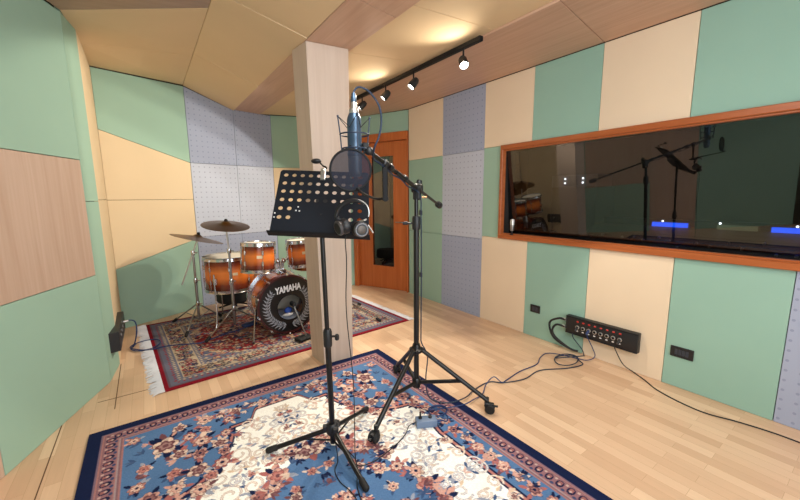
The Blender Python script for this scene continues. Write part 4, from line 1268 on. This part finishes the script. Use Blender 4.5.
# ------------------------------------------------------------------ drum kit
def drum(name, loc, rot, r, hgt, label, cat, lugs, legs=None, badge=True):
    t = thing(name, loc, label, cat, None, rot)
    o = MB().lathe([(r, 0), (r, hgt), (r - .008, hgt), (r - .008, 0), (r, 0)], (0, 0, 0), (0, 0, 1), 48).build('shell', SHELL, t, local=True)
    MB().lathe([(.0, hgt + .004), (r - .004, hgt + .004), (r + .002, hgt - .004)], (0, 0, 0), (0, 0, 1), 48).build('top_head', DRUMHEAD, t, local=True)
    MB().lathe([(.0, -.004), (r - .004, -.004), (r + .002, .004)], (0, 0, 0), (0, 0, 1), 48).build('bottom_head', DRUMHEAD, t, local=True)
    for z0, sg in ((hgt, 1), (0, -1)):
        zz = z0 + sg * -.018
        pr = [(r + .004, zz), (r + .012, zz), (r + .010, zz + sg * .006), (r + .009, z0 + sg * .012), (r + .013, z0 + sg * .016), (r + .006, z0 + sg * .018), (r + .004, zz)]
        MB().lathe(pr, (0, 0, 0), (0, 0, 1), 48).build('hoop', CHROME, t, local=True)
    for k in range(lugs):
        a = 2 * PI * (k + .5) / lugs
        e = Vector((math.cos(a), math.sin(a), 0))
        m = MB()
        m.cyl(e * (r + .012) + V(0, 0, .0), e * (r + .012) + V(0, 0, hgt), .0032, seg=8)
        for z_ in ((.30, .70) if hgt > .2 else (.5,)):
            m.box(e * (r + .008) + V(0, 0, hgt * z_), (.02, .02, .045), Matrix.Rotation(a, 3, 'Z'), bev=.004)
        m.build('lug', CHROME, t, local=True)
    if badge:
        a = math.radians(-100)
        MB().box((math.cos(a) * (r + .001), math.sin(a) * (r + .001), hgt * .55), (.003, .05, .028), Matrix.Rotation(a, 3, 'Z')).build('badge', plain('badge', (214, 190, 150), .4, .5), t, local=True)
    return t

RZ = .010
BDC = Vector((1.075, 3.45, .326)); BR = .292
def bass_drum():
    t = thing('bass_drum', (BDC.x, BDC.y + .2, RZ), 'sunburst bass drum with black front head, silver wreath and lettering', 'bass drum')
    dep = .42
    ax = Vector((0, 1, 0)); f = BDC.copy()
    u = Vector((1, 0, 0)); w = Vector((0, 0, 1))
    # shell is modelled along local z so that the finish runs from head to head
    sh = MB().lathe([(BR - .012, .02), (BR - .012, dep - .02), (BR - .022, dep - .02), (BR - .022, .02), (BR - .012, .02)], (0, 0, 0), (0, 0, 1), 64).build('shell', SHELL, t, local=True)
    sh.location = f - Vector(t.location); sh.rotation_euler = (-PI / 2, 0, 0)
    MB().lathe([(.0, dep), (BR - .015, dep)], f, ax, 48).build('batter_head', DRUMHEAD, t)
    for y, mt in ((0, REDWOOD), (dep, CHROME)):
        MB().lathe([(BR - .012, y - .018), (BR + .006, y - .018), (BR + .006, y + .022), (BR - .012, y + .022), (BR - .012, y - .018)], f, ax, 64).build('hoop', mt, t)
    # black front head with an off-centre port
    ho = Vector((.018, 0, -.035)); hr = .128
    m = MB(); n = 72; vs = []; fs = []
    for k in range(n):
        a = 2 * PI * k / n; e = u * math.cos(a) + w * math.sin(a)
        vs += [f + e * (BR - .012) - ax * .006, f + ho + e * hr - ax * .006]
    for k in range(n):
        l = (k + 1) % n; fs.append((2 * k, 2 * k + 1, 2 * l + 1, 2 * l))
    hd = m.add(vs, fs).build('front_head', HEAD_BLACK, t, smooth=0)
    MB().ring(f + ho - ax * .006, ax, hr, .004, 48, 6).build('port_ring', BLACK, hd)
    # wreath
    def leafm(m, p, d, l, wd):
        s = Vector((-d.z, 0, d.x))
        pts = [p, p + d * l * .4 + s * wd, p + d * l, p + d * l * .4 - s * wd]
        m.add([q - ax * .0085 for q in pts], [(0, 1, 2, 3)])
    for sg in (-1, 1):
        m = MB()
        cx = f + Vector((.0, 0, -.008)); R = .203; stem = []
        for k in range(15):
            a = -PI / 2 + sg * (.16 + k / 14 * 2.10)
            p = cx + Vector((math.cos(a) * R, 0, math.sin(a) * R))
            tg = Vector((-math.sin(a), 0, math.cos(a))) * sg
            ra = Vector((math.cos(a), 0, math.sin(a)))
            q = 1 - .25 * k / 14
            leafm(m, p + ra * .006, (tg * .62 + ra * .78).normalized(), .066 * q, .0072)
            leafm(m, p - ra * .004, (tg * .80 - ra * .60).normalized(), .052 * q, .0066)
            leafm(m, p + ra * .003, (tg * .95 + ra * .30).normalized(), .042 * q, .0050)
            stem.append(p - ax * .008)
        m.tube(stem, .0022, 5)
        for j in range(5):     # ribbon curls at the foot of the wreath
            a0 = j * .9
            leafm(m, f + Vector((sg * (.03 + .022 * j), 0, -.205 + .012 * math.sin(j * 2.2))), Vector((sg * math.cos(a0 * .7), 0, math.sin(a0))).normalized(), .035, .008)
        m.build('wreath', WREATH, hd, smooth=0)
    # lettering
    cu = bpy.data.curves.new('lettering', 'FONT'); cu.body = 'YAMAHA'; cu.size = .1; cu.align_x = 'CENTER'; cu.extrude = .0006; cu.offset = .0036
    to = bpy.data.objects.new('tmp', cu); col.objects.link(to)
    dg = bpy.context.evaluated_depsgraph_get(); me = bpy.data.meshes.new_from_object(to.evaluated_get(dg))
    bpy.data.objects.remove(to)
    xs = [v.co.x for v in me.vertices]; zs = [v.co.y for v in me.vertices]
    wd = max(xs) - min(xs); ht = max(zs) - min(zs)
    sx = .262 / wd; sz = .068 / ht
    mid = (max(xs) + min(xs)) / 2
    off = origin_of(hd)
    for v in me.vertices:
        x, y, zz = v.co
        X = (x - mid) * sx
        v.co = f + Vector((X + .008, -.0085 - zz, .128 + (y - min(zs)) * sz + .10 * X * X * -1.0 + .012 * X / .126)) - off
    me.name = 'lettering'; me.materials.clear(); me.materials.append(plain('lettering silver', (214, 216, 222), .5))
    lo = bpy.data.objects.new('lettering', me); col.objects.link(lo); lo.parent = hd
    # pillow inside
    m = MB().box(f + Vector((-.01, .2, -.20)), (.36, .30, .13), bev=.05, seg=4); m.build('damping_pillow', plain('grey pillow', (150, 156, 172), .9), t)
    m = MB().ball(f + Vector((.02, .07, -.085)), .04, 14, (1, .5, .8)); m.build('pillow_patch', plain('blue patch', (40, 80, 170), .6), t)
    m = MB().ball(f + Vector((.01, .05, -.125)), .05, 14, (1.1, .4, .35)); m.build('pillow_edge', WHITE, t)
    # tension rods with claws and lugs
    for k in range(10):
        a = 2 * PI * (k + .5) / 10
        e = u * math.cos(a) + w * math.sin(a)
        m = MB().tube([f + e * (BR + .012) - ax * .03, f + e * (BR + .012) + ax * .15], .0035, 8)
        m.box(f + e * (BR + .008) - ax * .004, (.018, .036, .018), Matrix((e, ax, e.cross(ax))).transposed(), bev=.003)
        m.box(f + e * (BR + .004) + ax * .145, (.022, .05, .02), Matrix((e, ax, e.cross(ax))).transposed(), bev=.004)
        m.tube([f + e * (BR + .012) + ax * (dep + .03), f + e * (BR + .012) + ax * (dep - .13)], .0035, 8)
        m.box(f + e * (BR + .008) + ax * (dep + .004), (.018, .036, .018), Matrix((e, ax, e.cross(ax))).transposed(), bev=.003)
        m.build('tension_rod', CHROME, t)
    # spurs
    for sx_, foot in ((-1, Vector((.715, 3.40, RZ + .012))), (1, Vector((1.44, 3.40, RZ + .012)))):
        s = f + Vector((sx_ * (BR - .005), .11, -.05))
        o = MB().tube([s, foot], .008, 10).build('spur', CHROME, t)
        MB().box(s, (.03, .05, .06), bev=.006).build('bracket', CHROME, o); MB().ball(foot, .0115, 10).build('rubber_tip', RUBBER, o)
    # tom mount
    p = f + Vector((.01, .20, BR - .012))
    m = MB().box(p + V(0, 0, .02), (.09, .08, .05), bev=.008); m.cyl(p, p + V(0, 0, .13), .016)
    for sx_ in (-1, 1):
        q = p + V(0, 0, .13); m.ball(q + V(sx_ * .03, 0, 0), .025, 12); m.tube([q + V(sx_ * .03, 0, 0), q + V(sx_ * .09, -.01, .04)], .011, 10); m.tube([p + V(sx_ * .022, 0, .04), p + V(sx_ * .022, 0, .16)], .010, 10)
    m.build('tom_mount', CHROME, t)
bass_drum()

drum('rack_tom', (.862, 3.645, .672), (math.radians(-1), math.radians(3), 0), .155, .262, 'sunburst rack tom above the bass drum, the one beside the cymbals', 'tom drum', 6)
drum('rack_tom', (1.315, 3.62, .684), (math.radians(-1), math.radians(-3), 0), .148, .25, 'sunburst rack tom above the bass drum, half hidden behind the pillar', 'tom drum', 6)
ft = drum('floor_tom', (.70, 4.235, .400), (0, 0, .2), .250, .345, 'large sunburst floor tom on chrome legs behind the cymbal stands', 'tom drum', 8)
for a in (3.75, 5.8, 1.6):
    e = Vector((math.cos(a), math.sin(a), 0)) * .275
    l = MB().tube([e + V(0, 0, .20), e + V(0, 0, -.20), e * 1.04 + V(0, 0, -.30), e * 1.12 + V(0, 0, -.377)], .0075, 10).build('leg', CHROME, ft, local=True)
    MB().box(e * .95 + V(0, 0, .12), (.035, .04, .07), Matrix.Rotation(a, 3, 'Z'), bev=.006).build('leg_bracket', CHROME, l, local=True)
    MB().ball(e * 1.12 + V(0, 0, -.374), .013, 10).build('rubber_foot', RUBBER, l, local=True)

def snare():
    c = Vector((1.47, 3.92, .60))
    t = drum('snare_drum', c, (math.radians(4), 0, 0), .18, .13, 'wooden snare drum with pale head behind the pillar', 'snare drum', 8, badge=False)
    s = thing('snare_stand', (c.x, c.y, RZ), 'chrome snare drum stand behind the pillar', 'drum stand')
    m = MB().cyl((c.x, c.y, .10), (c.x, c.y, .55), .011); m.build('pole', CHROME, s)
    for k in range(3):
        a = k * 2 * PI / 3 + .5; e = Vector((math.cos(a), math.sin(a), 0))
        MB().tube([Vector((c.x, c.y, .22)), Vector((c.x, c.y, RZ + .012)) + e * .24], .007, 8).build('leg', CHROME, s)
        MB().tube([Vector((c.x, c.y, .54)), Vector((c.x, c.y, .565)) + e * .19, Vector((c.x, c.y, .60)) + e * .198], .006, 8).build('arm', CHROME, s)
snare()

def tripod(t, B, hubz, feet, mat=STEEL):
    for fx, fy in feet:
        e = Vector((fx, fy, RZ + .016))
        h_ = Vector((B.x, B.y, hubz)); d = (e - h_).normalized()
        l = MB().tube([h_ + d * .02, e], .0075, 10).build('leg', mat, t)
        MB().lathe([(.0, -.012), (.012, -.01), (.0155, 0), (.0155, .05), (.010, .056)], e, -d, 12).build('rubber_foot', RUBBER, l)
        MB().tube([Vector((B.x, B.y, max(.06, hubz * .32))), h_ + (e - h_) * .5], .005, 8).build('brace', mat, t)

def cymbal_stand(B, top, hubz, feet, label, boomrod=None):
    t = thing('cymbal_stand', (B.x, B.y, RZ), label, 'cymbal stand')
    MB().cyl((B.x, B.y, .05), (B.x, B.y, top * .62), .0145).build('lower_pole', STEEL, t)
    MB().cyl((B.x, B.y, top * .6), (B.x, B.y, top), .0115).build('upper_pole', STEEL, t)
    for z_ in (hubz, top * .62, top):
        m = MB().lathe([(.0, -.025), (.018, -.025), (.020, -.018), (.020, .018), (.018, .025), (.0, .025)], (B.x, B.y, z_), (0, 0, 1), 14); m.cyl((B.x, B.y, z_), (B.x + .04, B.y - .02, z_), .006); m.build('clamp', CHROME, t)
    tripod(t, B, hubz, feet)
    if boomrod:
        MB().tube(boomrod, .0085, 10).build('boom_rod', plain('bright rod', (206, 206, 204), .35, .6), t)
    return t
def cymbal(c, n, R, label):
    c = Vector(c)
    t = thing('cymbal', c, label, 'cymbal')
    pr = [(.006, .028), (.02, .027), (.038, .016), (.05, .006), (R * .5, -.004), (R, -.022), (R, -.0235), (R * .5, -.0055), (.05, .0045), (.038, .0145), (.02, .0255), (.006, .0265)]
    MB().lathe(pr, c, n, 56).build('bronze_plate', BRONZE, t)
    MB().lathe([(.0, .02), (.014, .022), (.018, .034), (.012, .05), (.0, .052)], c, n, 14).build('wing_nut', RUBBER, t)
    n = Vector(n).normalized()
    MB().lathe([(.0, -.03), (.02, -.028), (.02, -.008), (.0, -.005)], c, n, 14).build('felt', RUBBER, t)
SA = Vector((.372, 4.369, 0)); SB = Vector((.664, 3.98, 0))
cA = Vector((.428, 4.335, .972)); cB = Vector((.655, 3.985, 1.122))
nA = Vector((.27, -.02, 1)).normalized()
cymbal_stand(SA, .80, .235, ((.14, 4.565), (.60, 4.46), (.212, 3.985)), 'chrome cymbal stand with a bright angled boom rod near the corner', [Vector((.243, 4.378, .463)), Vector((.372, 4.362, .80)), cA - nA * .03])
cymbal_stand(SB, .84, .225, ((.359, 3.713), (.563, 4.24), (.93, 4.05)), 'straight chrome cymbal stand in front of the floor tom', [Vector((SB.x, SB.y, .82)), cB + Vector((.0, 0, -.03))])
cymbal(cA, nA, .256, 'bronze cymbal tipped steeply towards the drums, near the corner wall')
cymbal(cB, Vector((.06, -.20, 1)).normalized(), .228, 'bronze cymbal lying nearly flat above the floor tom')

def hihat():
    B = Vector((1.86, 3.72, 0))
    t = thing('hi_hat_stand', (B.x, B.y, RZ), 'chrome hi hat stand with rubber feet behind the pillar', 'cymbal stand')
    B = Vector((1.76, 3.72, 0))
    MB().cyl((B.x, B.y, .04), (B.x, B.y, .95), .011).build('pole', CHROME, t)
    tripod(t, B, .22, ((2.005, 3.20), (2.12, 3.86), (1.45, 3.62)), CHROME)
    for z_, s in ((.88, -1), (.905, 1)):
        MB().lathe([(.006, s * .02), (.03, s * .016), (.045, s * .004), (.17, -s * .006), (.17, -s * .008), (.045, s * .002), (.03, s * .014), (.006, s * .018)], (B.x - .06, B.y, z_), (0, 0, 1), 48)
    MB().box((B.x - .02, B.y - .12, .03), (.07, .26, .012), Matrix.Rotation(.15, 3, 'X'), bev=.003).build('pedal', STEEL, t)
    MB().box((2.15, 3.985, RZ + .012), (.04, .05, .022), bev=.006)
hihat()

def kick_mic():
    b = Vector((1.155, 3.23, RZ))
    t = thing('kick_drum_microphone', b, 'short microphone stand with flat black base pointing into the bass drum', 'microphone')
    m = MB().box(b + V(-.01, 0, .016), (.16, .11, .03), Matrix.Rotation(.25, 3, 'Z'), bev=.012, seg=3); m.build('base', RUBBER, t)
    top = Vector((1.10, 3.36, .335))
    MB().tube([b + V(.015, .01, .03), top], .0075, 10).build('pole', STEEL, t)
    MB().box(top, (.03, .03, .04), bev=.006).build('clip', PLASTIC, t)
    MB().lathe([(.0, 0), (.018, 0), (.02, .01), (.02, .07), (.026, .08), (.026, .12), (.018, .135), (.0, .138)], top + V(0, -.04, .01), (.1, 1, -.12), 18).build('capsule', PLASTIC, t)
kick_mic()

def throne():
    c = Vector((.80, 4.66, .0))
    t = thing('drum_throne', (c.x, c.y, RZ), 'low black drum throne behind the floor tom', 'stool')
    MB().lathe([(.0, .13), (.19, .13), (.205, .15), (.205, .26), (.185, .30), (.0, .31)], c, (0, 0, 1), 36).build('seat', RUBBER, t)
    MB().cyl(c + V(0, 0, .05), c + V(0, 0, .14), .02).build('post', BLACK, t)
    for k in range(3):
        a = k * 2 * PI / 3 + .3; e = Vector((math.cos(a), math.sin(a), 0))
        MB().tube([c + V(0, 0, .10), c + e * .22 + V(0, 0, RZ + .012)], .011, 8).build('leg', BLACK, t)
throne()
def pedal():
    c = Vector((1.06, 3.98, RZ))
    t = thing('bass_drum_pedal', c, 'chrome bass drum pedal behind the bass drum', 'pedal')
    MB().box(c + V(0, .02, .01), (.10, .30, .014), bev=.003).build('base_plate', STEEL, t)
    MB().box(c + V(0, .04, .055), (.075, .26, .012), Matrix.Rotation(-.25, 3, 'X'), bev=.003).build('footboard', STEEL, t)
    for s in (-1, 1): MB().cyl(c + V(s * .05, -.1, .01), c + V(s * .05, -.1, .20), .008).build('post', CHROME, t)
    MB().tube([c + V(0, -.1, .19), c + V(0, -.05, .32)], .005).ball(c + V(0, -.055, .33), .024).build('beater', WHITE, t)
pedal()

# blue lead from the wall box over the red rug
lead = [(-.235, 3.95, .287), (-.205, 3.95, .29), (-.175, 3.95, .268), (-.168, 3.95, .20), (-.185, 3.96, .10), (-.21, 4.0, .02), (-.22, 4.05, .007)]
for k in range(9):
    a = PI * .75 + k * 2 * PI / 7
    lead.append((-.115 + .115 * math.cos(a), 3.98 + .13 * math.sin(a), .012 + .001 * k + (.006 if -.115 + .115 * math.cos(a) > -.06 else 0)))
lead += [(-.10, 3.83, .018), (.067, 3.835, .015), (.302, 3.735, .015), (.45, 3.80, .015), (.587, 3.846, .015), (.70, 3.88, .016), (.77, 3.93, .018)]
floor_cable('microphone_lead', lead, .0052, CABLE_BLUE, 'blue cable looping from the black wall box over the red rug to the drums')
m = MB().box((.80, 3.945, .028), (.15, .08, .034), Matrix.Rotation(.3, 3, 'Z'), bev=.014, seg=3)
tag(m.build('cable_pouch', plain('dark blue cloth', (26, 44, 84), .8)), 'small dark blue pouch on the red rug beside the bass drum', 'pouch')

def wall_box():
    z0, z1 = .185, .345
    t = thing('connector_box', (-.30, 3.78, z0), 'black connector box on the corner wall with a blue cable plugged in', 'connector box')
    MB().slab([(-.328, 3.45, z0), (-.262, 3.47, z0), (-.256, 4.10, z0), (-.305, 4.10, z0), (-.297, 3.68, z0)], (0, 0, z1 - z0)).build('case', PLASTIC, t, smooth=0, bevel=.004)
    MB().cyl((-.256, 3.95, .285), (-.22, 3.95, .287), .011, .008, 12).build('plug', SILVER, t)
    for y in (3.60, 3.72, 3.84): MB().lathe([(.010, 0), (.015, 0), (.015, .005), (.010, .005)], (-.260, y, .28), (1, 0, 0), 16).build('socket', STEEL, t)
wall_box()

# ------------------------------------------------------------------ lights
def area(name, loc, tgt, sx, sy, e, c):
    L = bpy.data.lights.new(name, 'AREA'); L.shape = 'RECTANGLE'; L.size = sx; L.size_y = sy; L.energy = e; L.color = c
    o = bpy.data.objects.new(name, L); col.objects.link(o); o.location = loc
    o.rotation_euler = (Vector(tgt) - Vector(loc)).to_track_quat('-Z', 'Y').to_euler()
area('ceiling_fill', (.9, -.9, 2.44), (1.2, .9, .3), 2.2, 1.0, 24, (.88, .95, 1.0))  # added fill behind the camera, not a known ceiling fixture
area('soft_fill', (.6, -1.65, 1.5), (1.1, 2.5, 1.6), 3.0, 1.9, 96, (.83, .93, 1.0))  # added fill panel standing in for the cool light from behind the camera

area('ceiling_fill', (.75, .55, 2.47), (2.6, 2.6, .7), .9, .6, 25, (.93, .97, 1.0))  # unseen fill added to brighten the right wall and floor
w = bpy.data.worlds.new('World'); bpy.context.scene.world = w; w.use_nodes = True
w.node_tree.nodes['Background'].inputs[0].default_value = (.8, .85, 1, 1); w.node_tree.nodes['Background'].inputs[1].default_value = .15

# ------------------------------------------------------------------ camera
f, yaw, pitch, roll = 353.99, .61937, .149007, -.00809
cy, sy, cp, sp = math.cos(yaw), math.sin(yaw), math.cos(pitch), math.sin(pitch)
rgt = Vector((cy, -sy, 0)); fwd = Vector((sy * cp, cy * cp, -sp)); up = rgt.cross(fwd)
cr, sr = math.cos(roll), math.sin(roll)
r2 = rgt * cr + up * sr; u2 = -rgt * sr + up * cr
cam = bpy.data.cameras.new('Camera'); co = bpy.data.objects.new('Camera', cam); col.objects.link(co)
cam.sensor_width = 36; cam.lens = f / 800 * 36; cam.clip_start = .02
co.matrix_world = Matrix(((r2.x, u2.x, -fwd.x, 0), (r2.y, u2.y, -fwd.y, 0), (r2.z, u2.z, -fwd.z, 1.38), (0, 0, 0, 1)))
sc = bpy.context.scene
sc.camera = co
sc.view_settings.view_transform = 'Standard'
sc.view_settings.exposure = 0.0
sc.cycles.max_bounces = 8; sc.cycles.transparent_max_bounces = 12; sc.cycles.diffuse_bounces = 5
sc.cycles.use_denoising = True
sc.cycles.sample_clamp_indirect = 6
